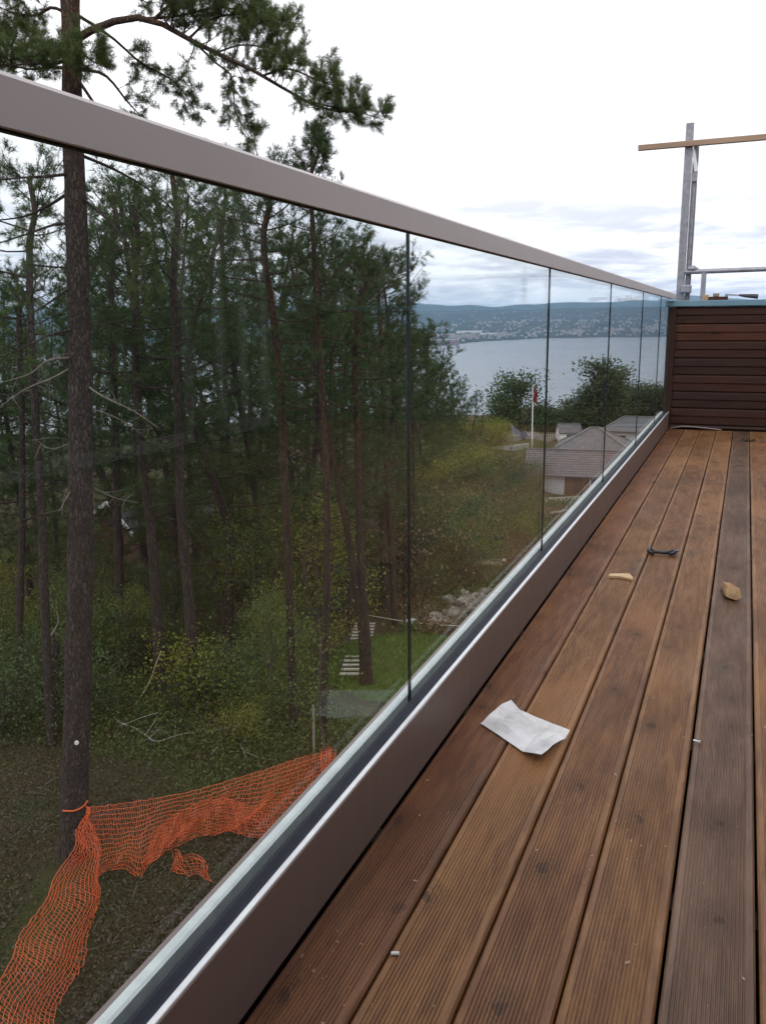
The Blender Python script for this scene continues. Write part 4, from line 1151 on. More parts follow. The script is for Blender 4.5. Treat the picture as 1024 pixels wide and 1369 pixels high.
for u, v, h, kd, lab in shr:
    if near_steps(G(u, v)): continue
    bf, ml = SHR[kd]
    nm = {'y': 'yellow green', 'g': 'green', 'd': 'dark green', 'h': 'brownish'}[kd]
    where = 'on the open slope beyond the first glass joint' if u > 540 else ('under the trees behind the rope trunk' if v < 820 else 'on the forest floor beyond the orange net')
    grp = 'bushes in the row below the lakeside pines' if lab and 'row below' in lab else None
    if not lab:
        if u > 535:
            where = ('high on' if v < 650 else ('midway down' if v < 715 else 'low on')) + ' the slope ' + ('beside the first joint' if u < 575 else ('by the blue heap' if u < 640 else ('above the pale board' if u < 690 else 'below the tiled house')))
            grp = 'shrubs on the open slope'
        else:
            where = ('far back ' if v < 780 else ('midway back ' if v < 880 else 'just beyond the orange net ')) + ('left of the thick trunk' if u < 90 else ('right of the thick trunk' if u < 190 else ('around the two slim dark trunks' if u < 300 else ('around the reddish leaning trunk' if u < 415 else 'by the wooden steps'))))
            grp = 'shrubs under the pines'
        if nm == 'yellow green': nm = 'yellowish'
        lab = '%s %s shrub %s' % ('taller' if h > 1.05 else 'low', nm, where)
    p = G(u, v); d = math.hypot(p[0], p[1])
    plant('shr' + kd, 'shrub', tuple(p), rgs.uniform(0, 6.28), h * (1.0 if kd != 'h' else 1.5), lab, 'shrub', grp, M_STEM, ml, bf)

# trees on the lakeside knoll
def far_tree(u, vtop, d, wd, label, kind, grp=None, vbase=None):
    d, wd = d * 1.27, wd * 1.27
    r = ray(u, 560); h = r / math.hypot(r[0], r[1]); x, y = h[0] * d, h[1] * d
    z = float(gz(x, y)) - .2
    Ht = pt(u, vtop, d)[2] - z
    builds = {'r': (lambda: broadleaf(10, 3.2, 1, 5200, .34, 31, .12, .22), M_LEAF_DK, 10, 3.2), 's': (lambda: broadleaf(10, 2.0, 1, 4200, .30, 32, .08, .30), M_LEAF_DK, 10, 2.0), 'w': (lambda: broadleaf(7, 3.6, 3, 5200, .34, 33, .1, .22), M_LEAF_DK, 7, 3.6)}
    bf, ml, h0, r0 = builds[kind]
    plant('far' + kind, 'broadleaf_tree', (x, y, z), rgs.uniform(0, 6.28), wd / (2 * r0), label, 'tree', grp, M_STEM, ml, bf, Ht / h0)
far_tree(693, 489, 118, 7.6, 'rounded dark tree left of the flagpole, standing out against the lake', 'r')
far_tree(672, 535, 122, 5.0, 'low dark tree at the left foot of the rounded tree by the flagpole', 'w')
far_tree(800, 474, 112, 5.6, 'tallest pale topped tree behind the hipped roof', 's')
far_tree(815, 486, 116, 6.0, 'tall tree just right of the tallest tree behind the hipped roof', 's')
far_tree(786, 510, 114, 6.0, 'tree leaning on the left of the tallest tree', 'r')
for u, vt, wd in [(733, 545, 6), (748, 542, 6), (762, 548, 5), (775, 538, 6), (832, 512, 7), (848, 505, 6), (862, 512, 7), (878, 508, 7), (892, 515, 7), (722, 556, 5), (655, 562, 6), (905, 512, 8), (925, 512, 8), (950, 515, 9)]:
    lab = 'dark tree of the row right of the tallest tree' if u > 820 else 'low dark tree of the row between the flagpole and the tallest tree'
    if u < 700: lab = 'small dark tree before the lake right of the last pine'
    far_tree(u, vt, 125 + (u % 7), wd, lab, 'w' if u % 2 else 'r', lab.replace('dark tree', 'dark trees') if u > 700 else None)

# ------------------------------------------------------------------ ground cover
def cover():
    rg = np.random.default_rng(91)
    b = MB(); g = MB(); h_ = MB(); tw = MB(); h2 = MB()
    n = 52000
    az = np.radians(rg.uniform(8, 60, n)); d = 7 + 45 * rg.random(n) ** 1.7
    x = -np.sin(az) * d; y = np.cos(az) * d
    keep = (np.hypot(x + 6.6, y - 18.3) > 3.2)
    def seg(a, c_):
        a = np.array(a[:2]); c_ = np.array(c_[:2]); e = c_ - a
        t_ = np.clip(((x - a[0]) * e[0] + (y - a[1]) * e[1]) / (e @ e), 0, 1)
        return np.hypot(x - a[0] - t_ * e[0], y - a[1] - t_ * e[1])
    keep &= (seg(BIGB, hit(450, 1060)) > .35) & (seg(BIGB, hit(20, 1400)) > .45) & (seg(hit(471, 925), hit(489, 848)) > .75)
    patch = wob(x, y, 1.1, 6, 1.0)
    x, y, d, patch = x[keep], y[keep], d[keep], patch[keep]
    z = gz(x, y)
    for msk, bb, k, sz, ht in ((patch > .12, b, 10, .062, .20), ((patch <= .12) & (patch > -.30), g, 9, .052, .10), (patch <= -.30, h_, 7, .048, .05)):
        X, Y, Z, D = x[msk], y[msk], z[msk], d[msk]
        sc_ = 1 + D / 30
        P = np.stack([X, Y, Z], -1).repeat(k, 0) + rg.normal(size=(len(X) * k, 3)) * np.array([.14, .14, 0]) * sc_.repeat(k)[:, None]
        P[:, 2] += np.abs(rg.normal(size=len(P))) * ht
        leaves(bb, P, sz, rg, .5)
    for _ in range(650):
        a = R(rg.uniform(8, 58)); dd = rg.uniform(7, 24); xx, yy = -math.sin(a) * dd, math.cos(a) * dd
        q = rg.uniform(0, 6.28); L = rg.uniform(.1, .5)
        x2, y2 = xx + math.cos(q) * L, yy + math.sin(q) * L
        tw.tube([(xx, yy, float(gz(xx, yy)) + .03), ((xx + x2) / 2 + rg.normal() * .04, (yy + y2) / 2, float(gz(xx, yy)) + .06 + rg.random() * .1), (x2, y2, float(gz(x2, y2)) + .03)], [.008, .006, .003], 3, cap=False)
    n2 = 16000
    a2 = np.radians(rg.uniform(8, 21, n2)); d2 = 22 + 85 * rg.random(n2) ** 1.4
    x2, y2 = -np.sin(a2) * d2, np.cos(a2) * d2; z2 = gz(x2, y2); pw = wob(x2, y2, 1.7, 6, 1.0)
    for msk, bb in ((pw > .15, b), (pw <= .15, h2)):
        X, Y, Z, D = x2[msk], y2[msk], z2[msk], d2[msk]; k = 9
        P = np.stack([X, Y, Z], -1).repeat(k, 0) + rg.normal(size=(len(X) * k, 3)) * np.array([.22, .22, 0]) * (D / 35).repeat(k)[:, None]
        P[:, 2] += np.abs(rg.normal(size=len(P))) * .16
        leaves(bb, P, .11, rg, .5)
    tag(h2.obj('heath', M_HEATH), 'brown and olive heath covering the open slope beyond the first glass joint', 'heath', None, 'stuff')
    tag(b.obj('undergrowth', M_FERN), 'low green bilberry undergrowth spreading over the forest floor', 'undergrowth', None, 'stuff')
    tag(g.obj('moss_cover', leaf_mat('mossy', (.062, .076, .018), (.090, .098, .024), (.066, .056, .022), .15, .6)), 'short mossy growth between the undergrowth patches', 'moss', None, 'stuff')
    tag(h_.obj('leaf_litter', leaf_mat('litter', (.052, .040, .022), (.085, .066, .034), (.042, .036, .018), .1, .8)), 'brown needle and leaf litter under the pines', 'leaf litter', None, 'stuff')
    tag(tw.obj('fallen_twigs', simple('grey_twigs', (.115, .098, .080), (.07, .06, .05), 12, .85)), 'fallen grey twigs strewn about the forest floor', 'twigs', None, 'stuff')
cover()

# lawn at the foot of the steps
b = MB()
xs = np.linspace(-9.1, -3.6, 34); ys = np.linspace(16.2, 20.9, 34)
XX, YY = np.meshgrid(xs, ys, indexing='ij')
edge = (XX + 6.6) ** 2 / 2.5 ** 2 + (YY - 18.4) ** 2 / 2.3 ** 2
ZZ = gz(XX, YY) + .035 - .2 * np.clip(edge + wob(XX, YY, 1.1, 2, .15) - 1, 0, 1)
i = np.arange(33)[:, None] * 34; j = np.arange(33)[None, :]
b.add(np.stack([XX, YY, ZZ], -1).reshape(-1, 3), np.stack([i + j, i + 34 + j, i + 35 + j, i + 1 + j], -1).reshape(-1, 4))
tag(b.obj('lawn', simple('lawn_turf', (.070, .115, .018), (.055, .095, .015), 1.5, .95, 0, .4, bd=.03), smooth=True), kind='structure')
b = MB(); rg = np.random.default_rng(8); n = 15000
X = rg.uniform(-9.0, -4.2, n); Y = rg.uniform(16.2, 20.7, n); k = ((X + 6.6) / 2.45) ** 2 + ((Y - 18.4) / 2.25) ** 2 < 1; X, Y = X[k], Y[k]; n = len(X)
P = np.stack([X, Y, gz(X, Y) + .03], -1); a = rg.uniform(0, 6.28, n)
s = np.stack([np.cos(a), np.sin(a), np.zeros(n)], -1) * .012; tip = P + np.stack([rg.normal(size=n) * .03, rg.normal(size=n) * .03, rg.uniform(.05, .11, n)], -1)
b.add(np.stack([P - s, P + s, tip], 1).reshape(-1, 3), np.arange(3 * n).reshape(-1, 3))
tag(b.obj('lawn_grass', M_GRASS), 'short bright green grass of the small lawn below the railing', 'grass', None, 'stuff')

# ------------------------------------------------------------------ orange safety net
def net_sheet(top, bot, ncol, nrow, fold, seed, w=.0085):
    """strands between two space curves; fold(s, t) gives an offset"""
    A = spline(top, ncol); B = spline(bot, ncol)
    t = np.linspace(0, 1, nrow)
    s = np.linspace(0, 1, ncol)
    S = A[:, None, :] * (1 - t)[None, :, None] + B[:, None, :] * t[None, :, None]
    ss, tt = np.meshgrid(s, t, indexing='ij')
    S = S + fold(ss, tt)
    rg = np.random.default_rng(seed); S = S + rg.normal(size=S.shape) * .006
    gzv = gz(S[..., 0], S[..., 1]); S[..., 2] = np.maximum(S[..., 2], gzv + .05 + .06 * rg.random(S.shape[:2]))
    return S
def net_strands(b, S, w):
    for axis in (0, 1):
        Q = S if axis == 0 else S.transpose(1, 0, 2)
        a = Q[:-1].reshape(-1, 3); c_ = Q[1:].reshape(-1, 3)
        d = c_ - a; d /= np.linalg.norm(d, axis=1)[:, None] + 1e-9
        u_ = np.cross(d, np.array([.3, .5, .8])); u_ /= np.linalg.norm(u_, axis=1)[:, None] + 1e-9
        v_ = np.cross(d, u_)
        ww = w * (.8 if axis else 1.15)
        V = []
        for k in range(3):
            th = k * 2.094; o_ = (u_ * math.cos(th) + v_ * math.sin(th)) * ww * .5
            V += [a + o_, c_ + o_]
        V = np.stack(V, 1).reshape(-1, 3)
        i = np.arange(len(a))[:, None] * 6
        F = np.concatenate([i + np.array([[0, 1, 3, 2]]), i + np.array([[2, 3, 5, 4]]), i + np.array([[4, 5, 1, 0]])])
        b.add(V, F)
def orange_net():
    base = BIGB
    net = empty('safety_net', tuple(hit(130, 1190)), 'orange plastic mesh safety net tied from the thick trunk to a sapling, sagging', 'net')
    zz = lambda p, h: np.array([p[0], p[1], p[2] + h])
    W_ = .0085
    # right wing: trunk to sapling
    top = [pt(118, 1080, BIGD - .35), pt(180, 1072, BIGD - .2), pt(255, 1058, BIGD + .1), pt(345, 1032, BIGD + .7), pt(400, 1014, BIGD + 1.2), pt(442, 1003, BIGD + 1.5)]
    bot = [hit(130, 1172, .04), hit(185, 1172, .06), hit(218, 1140, .10), hit(262, 1118, .10), hit(325, 1110, .10), hit(390, 1108, .08), hit(452, 1072, .06)]
    def fold1(s, t):
        f = np.sin(s * 31 + 2.2 * t) * .10 * t + np.sin(s * 67 + 3 * t * t) * .05 * t ** 1.5
        f2 = np.sin(s * 22 + 6 * t) * .08 * t
        return np.stack([f * .7, f * -.7, f2 - .10 * np.sin(math.pi * s) * np.sin(math.pi * t)], -1)
    S = net_sheet(top, bot, 112, 17, fold1, 1)
    b = MB(); net_strands(b, S, W_); child_of(net, b.obj('net_wing', M_ORANGE))
    # folded-over flap, lying doubled on the right wing
    tp = [pt(212, 1105, BIGD - .15), pt(250, 1080, BIGD), pt(300, 1065, BIGD + .2), pt(340, 1075, BIGD + .4), pt(420, 1075, BIGD + 1.1)]
    bt = [hit(192, 1163, .1), hit(240, 1132, .1), hit(300, 1110, .12), hit(350, 1118, .12), hit(430, 1095, .1)]
    def fold2(s, t):
        f = np.sin(s * 40 + 4 * t) * .07 + np.sin(s * 90 - 3 * t) * .03
        return np.stack([f * .6, -f * .6 - .05, f * .5], -1)
    S = net_sheet(tp, bt, 74, 12, fold2, 2)
    b = MB(); net_strands(b, S, W_); child_of(net, b.obj('net_flap', M_ORANGE))
    # torn scrap below
    tp = [hit(228, 1140, .1), hit(252, 1144, .12), hit(278, 1158, .1)]; bt = [hit(228, 1172, .05), hit(256, 1174, .05), hit(284, 1184, .05)]
    S = net_sheet(tp, bt, 15, 8, lambda s, t: np.stack([np.sin(s * 9 + t * 4) * .04, np.cos(s * 8) * .04, np.sin(s * 12) * .04], -1), 3)
    b = MB(); net_strands(b, S, W_); child_of(net, b.obj('net_scrap', M_ORANGE))
    # left wing: coming towards the building
    e = lambda u, v, h: zz(hit(u, v), h)
    top = [pt(116, 1078, BIGD - .35), pt(98, 1125, BIGD - 1.2), pt(62, 1195, BIGD - 2.2), pt(18, 1275, BIGD - 3.3), pt(-40, 1380, BIGD - 4.4)]
    bot = [pt(122, 1090, BIGD - .45), hit(137, 1180, .06), hit(124, 1265, .04), hit(78, 1362, .04), hit(30, 1470, .04)]
    def fold3(s, t):
        f = np.sin(t * 9 + s * 5) * .06 * np.sin(math.pi * np.clip(s * 1.1, 0, 1)); g_ = np.sin(s * 26 + t * 5) * .035
        return np.stack([f + g_ * .6, g_, f * .6], -1)
    S = net_sheet(top, bot, 88, 17, fold3, 4)
    b = MB(); net_strands(b, S, W_); child_of(net, b.obj('net_wing', M_ORANGE))
    b = MB(); b.tube(spline([pt(118, 1070, BIGD - .3), pt(112, 1078, BIGD - .33), pt(100, 1084, BIGD - .3), pt(84, 1084, BIGD - .2)], 8), .012, 5); child_of(net, b.obj('tie', M_ORANGE))
    # red wrap at the sapling
    S = net_sheet([pt(428, 1005, BIGD + 1.5), pt(440, 1000, BIGD + 1.45), pt(452, 1012, BIGD + 1.4)], [hit(428, 1065, .1), hit(440, 1060, .1), hit(455, 1062, .1)], 14, 14, lambda s, t: np.stack([np.sin(s * 20) * .05, np.cos(s * 17) * .05, 0 * s], -1), 6)
    b = MB(); net_strands(b, S, W_); child_of(net, b.obj('net_wrap', M_ORANGE))
orange_net()
p = hit(432, 1062); root = empty('sapling', p, 'bare thin sapling holding up the right end of the orange net', 'sapling')
b = MB(); b.tube(spline([(0, 0, -.1), pt(433, 1000, BIGD + 1.5) - p, pt(426, 930, BIGD + 1.5) - p, pt(430, 850, BIGD + 1.6) - p], 14), np.linspace(.045, .015, 14), 7); b.obj('stem', M_STEM, root, smooth=True)
b = MB(); leaves(b, (pt(428, 900, BIGD + 1.5) - p) + RNG.normal(size=(1100, 3)) * np.array([.35, .35, .7]), .05, RNG); b.obj('foliage', M_LEAF, root)
p = hit(420, 1020); root = empty('stake', p, 'thin grey stake left of the net sapling', 'stake')
b = MB(); b.bar((0, 0, -.1), (0.02, 0, 1.15), .035); b.obj('stick', M_GREYWOOD, root)

# ------------------------------------------------------------------ steps, rope, line, bucket, slab, stones
p0 = hit(471, 922); p1 = hit(489, 850); 
stp = empty('garden_steps', p0, 'narrow wooden ladder steps with pale treads lying on the slope by the leaning stem', 'steps')
dv = p1 - p0; side = unit(np.cross(dv, (0, 0, 1))); 
for s in (-1, 1):
    b = MB(); b.bar(side * .30 * s + np.array([0, 0, .24]), dv + side * .30 * s + np.array([0, 0, .36]), .04, .10); b.obj('stringer', M_BEAM, stp)
tread = MB(); tread.box(-.29, .29, -.045, .045, -.014, .014); me = tread.mesh('tread'); me.materials.append(simple('pale_tread', (.46, .42, .35), (.33, .30, .25), 8, .8))
for k in range(15):
    o = bpy.data.objects.new('tread', me); link(o, stp, tuple(dv * (k + .4) / 15 + np.array([0, 0, .30 + .12 * k / 15]))); o.rotation_euler = (0, 0, math.atan2(side[1], side[0]))
q0 = hit(490, 842, .0) + np.array([0, 0, .45]); q1 = hit(640, 862, 0) + np.array([0, 0, .45])
b = MB(); b.tube(spline([q0, (q0 + q1) / 2 + np.array([0, 0, -.08]), q1], 12), .012, 5)
tag(b.obj('string_line', simple('white_string', (.75, .74, .70), None, 4, .7)), 'taut white string stretched level above the small lawn', 'string')
p = hit(551, 845); root = empty('bucket', p, 'white bucket behind the first glass joint at the lawn edge', 'bucket')
b = MB(); b.tube([(0, 0, .0), (0, 0, .34)], [.13, .17], 14, cap=False); b.tube([(0, 0, .0), (0, 0, .012)], [.13, .13], 14); b.obj('pail', M_WHITEPAINT, root)
b = MB(); b.tube([(0, 0, .315), (0, 0, .345)], [.178, .178], 14, cap=False); b.obj('rim', M_WHITEPAINT, root)
b = MB(); b.tube(spline([(-.17, 0, .33), (-.1, .12, .40), (.1, .12, .40), (.17, 0, .33)], 10), .006, 5); b.obj('handle', M_GALV, root)
d = math.hypot(*hit(215, 928)[:2]) - .3
b = MB(); b.tube(spline([pt(216, 870, d), pt(208, 890, d - .05), pt(200, 912, d - .1), pt(184, 938, d - .2), pt(168, 955, d - .3), hit(156, 966, .05)], 20), .014, 6)
tag(b.obj('rope', simple('yellow_rope', (.42, .36, .18), (.34, .29, .14), 30, .8)), 'yellowish rope hanging slack from the slim dark trunk', 'rope')
M_BLEACH = simple('bleached_wood', (.40, .37, .33), (.26, .24, .21), 10, .85)
def fallen(px, label, r=.022):
    pts_ = [hit(u, v, .07 + .05 * (i % 2)) for i, (u, v) in enumerate(px)]
    b = MB(); b.tube(spline(pts_, 16), np.linspace(r, r * .35, 16), 6)
    rg = np.random.default_rng(int(px[0][0]))
    for q in pts_[1:-1]:
        b.tube(spline([q, q + rg.normal(size=3) * .18 + np.array([0, 0, .1]), q + rg.normal(size=3) * .3 + np.array([0, 0, .12])], 5), np.linspace(r * .5, .004, 5), 4)
    tag(b.obj('fallen_branch', M_BLEACH, smooth=True), label, 'branch')
fallen([(156, 966), (178, 974), (195, 984), (210, 992), (235, 986), (258, 980)], 'pale fallen branch lying below the end of the yellow rope')
fallen([(338, 962), (332, 985), (322, 1000), (340, 1012), (365, 1018)], 'forked bleached branch lying above the orange net')
fallen([(283, 1010), (292, 998), (298, 990)], 'short bleached twig left of the forked branch', .014)

def rock(u, v, w, h, label, seed, grp=None):
    p = hit(u, v); rg = np.random.default_rng(seed)
    import bmesh
    bm = bmesh.new(); bmesh.ops.create_icosphere(bm, subdivisions=5, radius=1.0)
    N_ = [unit(rg.normal(size=3)) for _ in range(16)]; C_ = rg.uniform(.55, .95, 16)
    for vv in bm.verts:
        q = np.array(vv.co)
        for n_, c_ in zip(N_, C_):
            e = q @ n_ - c_
            if e > 0: q = q - n_ * e * .9
        q = q * (1 + .03 * abs(math.sin(q[0] * 6 + 3 * q[1] + seed)) - .05 * abs(math.sin(q[1] * 9 - 5 * q[2] + seed)) * abs(math.sin(q[0] * 8 + seed * 2)))
        q += rg.normal(size=3) * .012 + .015 * np.sin(q[[1, 2, 0]] * 13 + seed)
        vv.co = (q[0] * w, q[1] * w * .8, q[2] * h)
    me = bpy.data.meshes.new('rock'); bm.to_mesh(me); bm.free(); me.materials.append(M_ROCK)
    o = bpy.data.objects.new('rock', me); link(o, None, (p[0], p[1], p[2] + h * .25)); o.rotation_euler = (0, 0, rg.uniform(0, 6))
    tag(o, label, 'rock', grp)
rock(584, 842, .55, .40, 'broad low grey rock at the lawn edge, leftmost of the outcrop', 1)
rock(602, 833, .50, .52, 'angular rock second from the left in the outcrop', 2)
rock(620, 824, .55, .62, 'largest pale grey rock in the middle of the outcrop', 3)
rock(638, 812, .45, .42, 'rounded rock at the right of the outcrop by the rail', 4)
rock(652, 798, .42, .26, 'whitish flat stone uppermost beside the rail', 5)
rock(600, 812, .38, .34, 'small dark rock behind the largest rock of the outcrop', 7)
rock(622, 803, .40, .32, 'jagged rock at the back of the outcrop below the pale board', 8)
rock(572, 832, .28, .20, 'lone little stone left of the outcrop beside the bucket', 9)
rock(376, 838, .28, .18, 'small white stone on the path left of the reddish trunk', 6)
p = hit(664, 752); b = MB(); b.bar((-.32, -.08, .05), (.34, .06, .09), .32, .05, (0, 0, 1))
tag(b.obj('board', simple('pale_board', (.52, .46, .34), (.44, .38, .28), 5, .8), loc=tuple(p)), 'pale flat board lying on the slope beneath the blue heap', 'board')
p = hit(661, 722); b = crumple([(-.30, -.28, 0), (-.32, .25, 0), (.34, .26, 0), (.28, -.30, 0)], 18, 16, .34, 9, .0)
tag(b.obj('tarp', simple('dark_blue_tarp', (.018, .030, .055), (.012, .020, .036), 5, .45), loc=tuple(p)), 'dark blue crumpled tarp heap on the open slope', 'tarp')

# ------------------------------------------------------------------ buildings below
def gable(name, label, u, v, rz, w, dpt, hw, hr, over, mroof, mwall, rows=0, doors=(), white_trim=False):
    p = hit(u, v)
    root = empty(name, tuple(p), label, 'house' if w > 5 else 'shed', None, rz)
    b = MB(); b.box(-w / 2, w / 2, 0, dpt, -1.5, hw)
    b.add([(-w / 2, 0, hw), (-w / 2, dpt, hw), (-w / 2, dpt / 2, hw + hr * .96), (w / 2, 0, hw), (w / 2, dpt, hw), (w / 2, dpt / 2, hw + hr * .96)], [(0, 2, 1), (3, 4, 5)])
    b.obj('wall', mwall, root)
    ang = math.atan2(hr, dpt / 2); ex = w / 2 + over
    for s in (0, 1):
        y0, y1 = (-over, dpt / 2) if s == 0 else (dpt + over, dpt / 2)
        z0 = hw - over * math.tan(ang)
        b = MB(); nr = rows or 1
        for k in range(nr):
            f0, f1 = k / nr, (k + 1) / nr
            ya, yb = y0 + (y1 - y0) * f0, y0 + (y1 - y0) * f1; za, zb = z0 + (hw + hr - z0) * f0, z0 + (hw + hr - z0) * f1
            lift = .09 if rows else .0
            b.add([(-ex, ya, za + lift), (ex, ya, za + lift), (ex, yb, zb + .03), (-ex, yb, zb + .03), (-ex, ya, za - .05), (ex, ya, za - .05), (ex, yb, zb - .05), (-ex, yb, zb - .05)],
                  [(0, 1, 2, 3), (7, 6, 5, 4), (0, 4, 5, 1), (1, 5, 6, 2), (2, 6, 7, 3), (3, 7, 4, 0)])
        b.obj('roof', mroof, root)
    b = MB(); b.box(-ex, ex, dpt / 2 - .12, dpt / 2 + .12, hw + hr + .031, hw + hr + .14); b.obj('ridge', mroof, root)
    if white_trim:
        for sx in (-1, 1):
            for y0 in (-over, dpt + over):
                b = MB(); b.bar((sx * (ex + .02), y0, hw - over * math.tan(ang)), (sx * (ex + .02), dpt / 2, hw + hr), .04, .16); b.obj('bargeboard', M_WHITEPAINT, root)
    for nm, x0, x1, z0, z1, mt_ in doors:
        b = MB(); b.box(x0, x1, -.04, -.003, z0, z1); f = b.obj(nm, mt_, root)
        if nm == 'window':
            b = MB(); b.box(x0 - .08, x1 + .08, -.07, -.045, z1, z1 + .09); b.box(x0 - .08, x1 + .08, -.07, -.045, z0 - .09, z0); b.box(x0 - .08, x0, -.07, -.045, z0, z1); b.box(x1, x1 + .08, -.07, -.045, z0, z1); b.obj('frame', M_WHITEPAINT, f)
    return root
M_TILE = simple('lavender_tiles', (.150, .132, .140), (.105, .092, .10), 2.0, .75, 0, .3, (1, 1, 1))
M_TILE_GREY = simple('grey_tiles', (.15, .147, .15), (.105, .10, .105), 2.0, .75, 0, .3)
M_BROWNWALL = simple('brown_house_wall', (.13, .065, .038), (.10, .05, .03), 1, .8)
M_GREYWALL = simple('grey_house_wall', (.42, .42, .43), (.34, .34, .35), 1, .8)
gable('tiled_house', 'house with a long lavender grey tiled roof over a white and brown wall', 768, 664, R(7), 10.2, 6.4, 2.35, 2.0, .5, M_TILE, M_BROWNWALL, 11,
      (('white_panel', -3.6, -1.15, -.1, 2.2, M_GREYWALL), ('door', -.2, .8, 0, 2.0, simple('door_brown', (.08, .04, .025), None, 2, .6)), ('window', 1.6, 3.0, .8, 1.9, M_PANE)))
def hip(label, u, v, rz, w, dpt, hw, hr, ridge, mroof, mwall):
    p = hit(u, v); root = empty('hipped_house', tuple(p), label, 'house', None, rz)
    b = MB(); b.box(-w / 2, w / 2, 0, dpt, -3, hw); b.obj('wall', mwall, root)
    o_ = .5; b = MB()
    V = [(-w / 2 - o_, -o_, hw), (w / 2 + o_, -o_, hw), (w / 2 + o_, dpt + o_, hw), (-w / 2 - o_, dpt + o_, hw), (-ridge / 2, dpt / 2, hw + hr), (ridge / 2, dpt / 2, hw + hr)]
    b.add(V, [(0, 1, 5, 4), (2, 3, 4, 5)]); b.F.append(np.array([(1, 2, 5), (3, 0, 4)])); b.F.append(np.array([(3, 2, 1, 0)])); b.obj('roof', mroof, root)
    for (i, j) in ((0, 4), (1, 5), (2, 5), (3, 4), (4, 5)):
        b = MB(); b.bar(np.array(V[i]) + [0, 0, .05], np.array(V[j]) + [0, 0, .05], .32, .14); b.obj('ridge_cap', simple('ridge_tile', (.21, .20, .19), (.16, .15, .145), 2, .8), root)
    for x0 in (-w * .3, w * .12):
        b = MB(); b.box(x0, x0 + 1.4, -.04, -.003, hw - 1.7, hw - .6); f = b.obj('window', M_PANE, root)
        b = MB(); b.box(x0 - .08, x0 + 1.48, -.07, -.045, hw - .6, hw - .5); b.box(x0 - .08, x0 + 1.48, -.07, -.045, hw - 1.8, hw - 1.7); b.obj('frame', M_WHITEPAINT, f)
hip('house with a pale grey hipped roof behind the lavender tiled roof', 790, 612, R(4), 9.5, 8, 1.0, 2.6, 1.0, M_TILE_GREY, M_BROWNWALL)
hip('house with a dark flat hipped roof near the deck corner', 850, 592, R(0), 10, 8, 1.6, 1.8, 4.5, simple('slate_roof', (.15, .155, .165), (.11, .115, .12), 2, .7), M_GREYWALL)
gable('white_cottage', 'tiny white cottage with a grey roof beside the hipped roof', 762, 592, R(20), 3.2, 4, 1.5, 1.1, .2, M_TILE_GREY, M_WHITEPAINT, 4, (('window', -.6, .4, .5, 1.2, M_PANE),))
gable('shed', 'low shed with a dark roof and white bargeboards among the left trees', 250, 742, R(64), 4.2, 3.6, 1.5, .8, .35, simple('felt_roof', (.035, .035, .04), None, 3, .8), M_BROWNWALL, 0, (('door', -.4, .4, 0, 1.3, M_GREYWALL),), True)
gable('shed', 'dark low shed roof behind the steps between the reddish stems', 470, 752, R(20), 3.0, 2.6, 1.0, .5, .2, simple('shed_roof', (.05, .05, .055), None, 3, .8), M_BROWNWALL, 0, (('door', -.4, .4, 0, .9, M_BEAM),))
# slope wall, pale roof slab, fence
p0, p1 = hit(629, 608), hit(705, 600)
b = MB(); b.bar(p0 + np.array([0, 0, .15]), p1 + np.array([0, 0, .25]), .5, .75)
tag(b.obj('slope_wall', simple('pale_stone', (.36, .35, .32), (.26, .25, .23), 1.2, .9, 0, .3)), 'pale low slope wall ending at the foot of the flagpole', 'wall')
p0 = hit(548, 596); root = empty('flat_roof', p0, 'pale blue grey sheet roof lying behind the first glass joint', 'roof')
b = MB(); b.bar((-2.0, .3, .5), (2.0, -.2, .75), 1.6, .12); b.obj('roof_sheet', simple('pale_sheet', (.42, .46, .50), (.34, .38, .42), 1, .5), root)
for x in (-1.7, 1.7):
    b = MB(); b.bar((x, 0, -.3), (x, 0, .58), .12); b.obj('post', M_GREYWOOD, root)
f0, f1 = hit(676, 590), hit(742, 588); fr = empty('picket_fence', f0, 'pale low picket fence crossing behind the flagpole', 'fence')
dv = f1 - f0
pk = MB(); pk.box(-.07, .07, -.02, .02, -.2, 1.0); me = pk.mesh('picket'); me.materials.append(M_GREYWALL)
for k in range(26):
    q = f0 + dv * k / 25; o = bpy.data.objects.new('picket', me); link(o, fr, tuple(np.array([q[0], q[1], float(gz(q[0], q[1]))]) - f0))
b = MB(); b.bar(np.array([0, -.03, .75]), dv + np.array([0, -.03, .75]), .04, .10); b.obj('fence_rail', M_GREYWALL, fr)
p = hit(694, 588); b = crumple([(-1.3, -.8, 0), (-1.2, 1, 0), (1.3, .9, 0), (1.2, -1, 0)], 16, 14, 2.6, 14, 0)
tag(b.obj('tarp', simple('blue_white_tarp', (.42, .46, .62), (.30, .34, .52), .6, .6), loc=tuple(p)), 'pale blue and white tarp under the rounded tree by the flagpole', 'tarp')
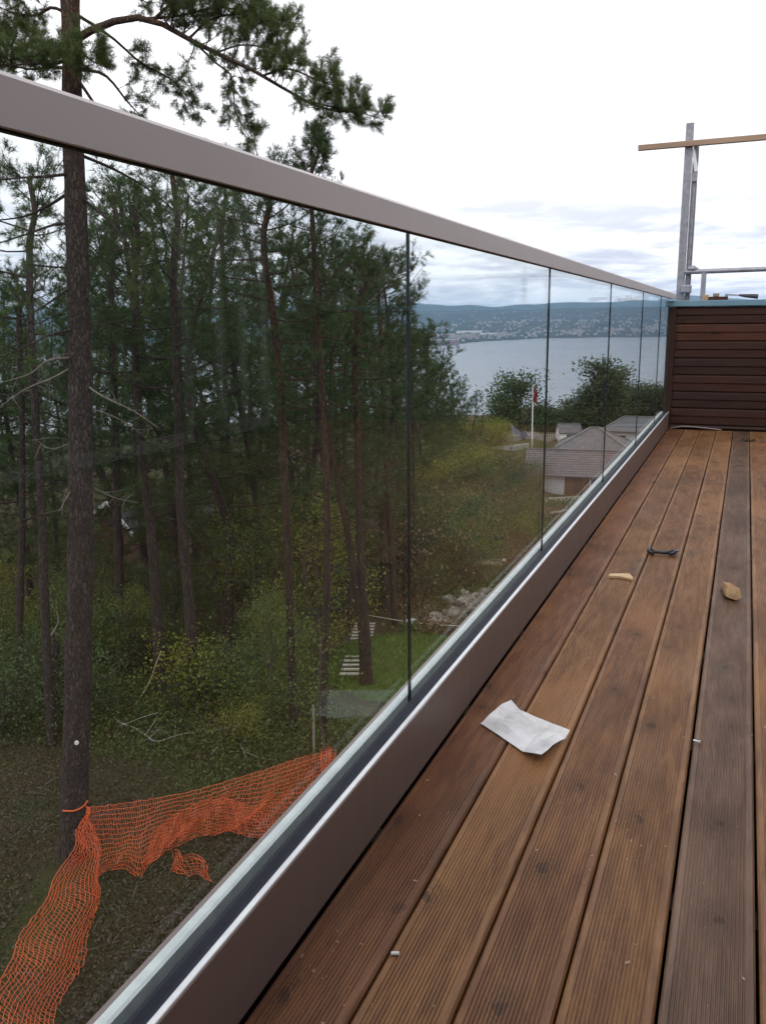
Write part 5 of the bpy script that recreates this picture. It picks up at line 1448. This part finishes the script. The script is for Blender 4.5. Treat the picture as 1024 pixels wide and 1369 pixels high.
# flagpole
p = hit(711, 600); d = math.hypot(p[0], p[1])
root = empty('flagpole', p, 'white flagpole with a limp red flag standing before the lake', 'flagpole')
tp = pt(712, 517, d) - p
b = MB(); b.tube([(0, 0, -.2), tp * .5, tp], [.11, .09, .06], 10); b.obj('pole', M_WHITEPAINT, root)
b = MB(); b.tube([tp, tp + np.array([0, 0, .08]), tp + np.array([0, 0, .22])], [.05, .13, .03], 10); b.obj('finial', simple('gilt', (.5, .35, .1), None, 3, .4), root)
s, t_ = np.meshgrid(np.linspace(0, 1, 9), np.linspace(0, 1, 8), indexing='ij')
V = np.stack([tp[0] + .05 + s * .75 * (1 - .5 * t_) + .1 * np.sin(5 * s + 4 * t_), tp[1] + .22 * np.sin(9 * s + 2 * t_), tp[2] - .05 - t_ * 1.7 - s * .8], -1).reshape(-1, 3)
i = np.arange(8)[:, None] * 8; j = np.arange(7)[None, :]
b = MB(); b.add(V, np.stack([i + j, i + 8 + j, i + 9 + j, i + 1 + j], -1).reshape(-1, 4)); b.obj('flag', simple('red_cloth', (.24, .03, .028), (.16, .022, .022), 1, .8), root)
# terrace and track in front of the tiled house
b = MB(); V = [hit(u, v, .12) for u, v in ((728, 690), (792, 674), (790, 664), (728, 667))]
b.add(V, [(0, 1, 2, 3)]); tag(b.obj('terrace', simple('gravel_terrace', (.24, .21, .18), (.18, .155, .13), 1.2, .9)), kind='structure')

# ------------------------------------------------------------------ look-alikes: say which one, counted from the left of the view
def view_x(o):
    p = np.array(o.location) - EYE
    return float(p @ RGT) / max(1e-6, float(p @ FWD))
byl = {}
for o in sc.objects:
    if o.parent is None and 'label' in o and 'category' in o:
        byl.setdefault(o['label'], []).append(o)
ORD = ['leftmost', 'second from left', 'third from left', 'fourth from left', 'fifth from left', 'sixth from left', 'seventh from left', 'eighth from left', 'ninth from left', 'tenth from left']
for lab, os_ in byl.items():
    if 1 < len(os_) <= 10:
        os_.sort(key=view_x)
        for i, o in enumerate(os_):
            o['label'] = lab + ', ' + ('rightmost' if i == len(os_) - 1 else ORD[i])
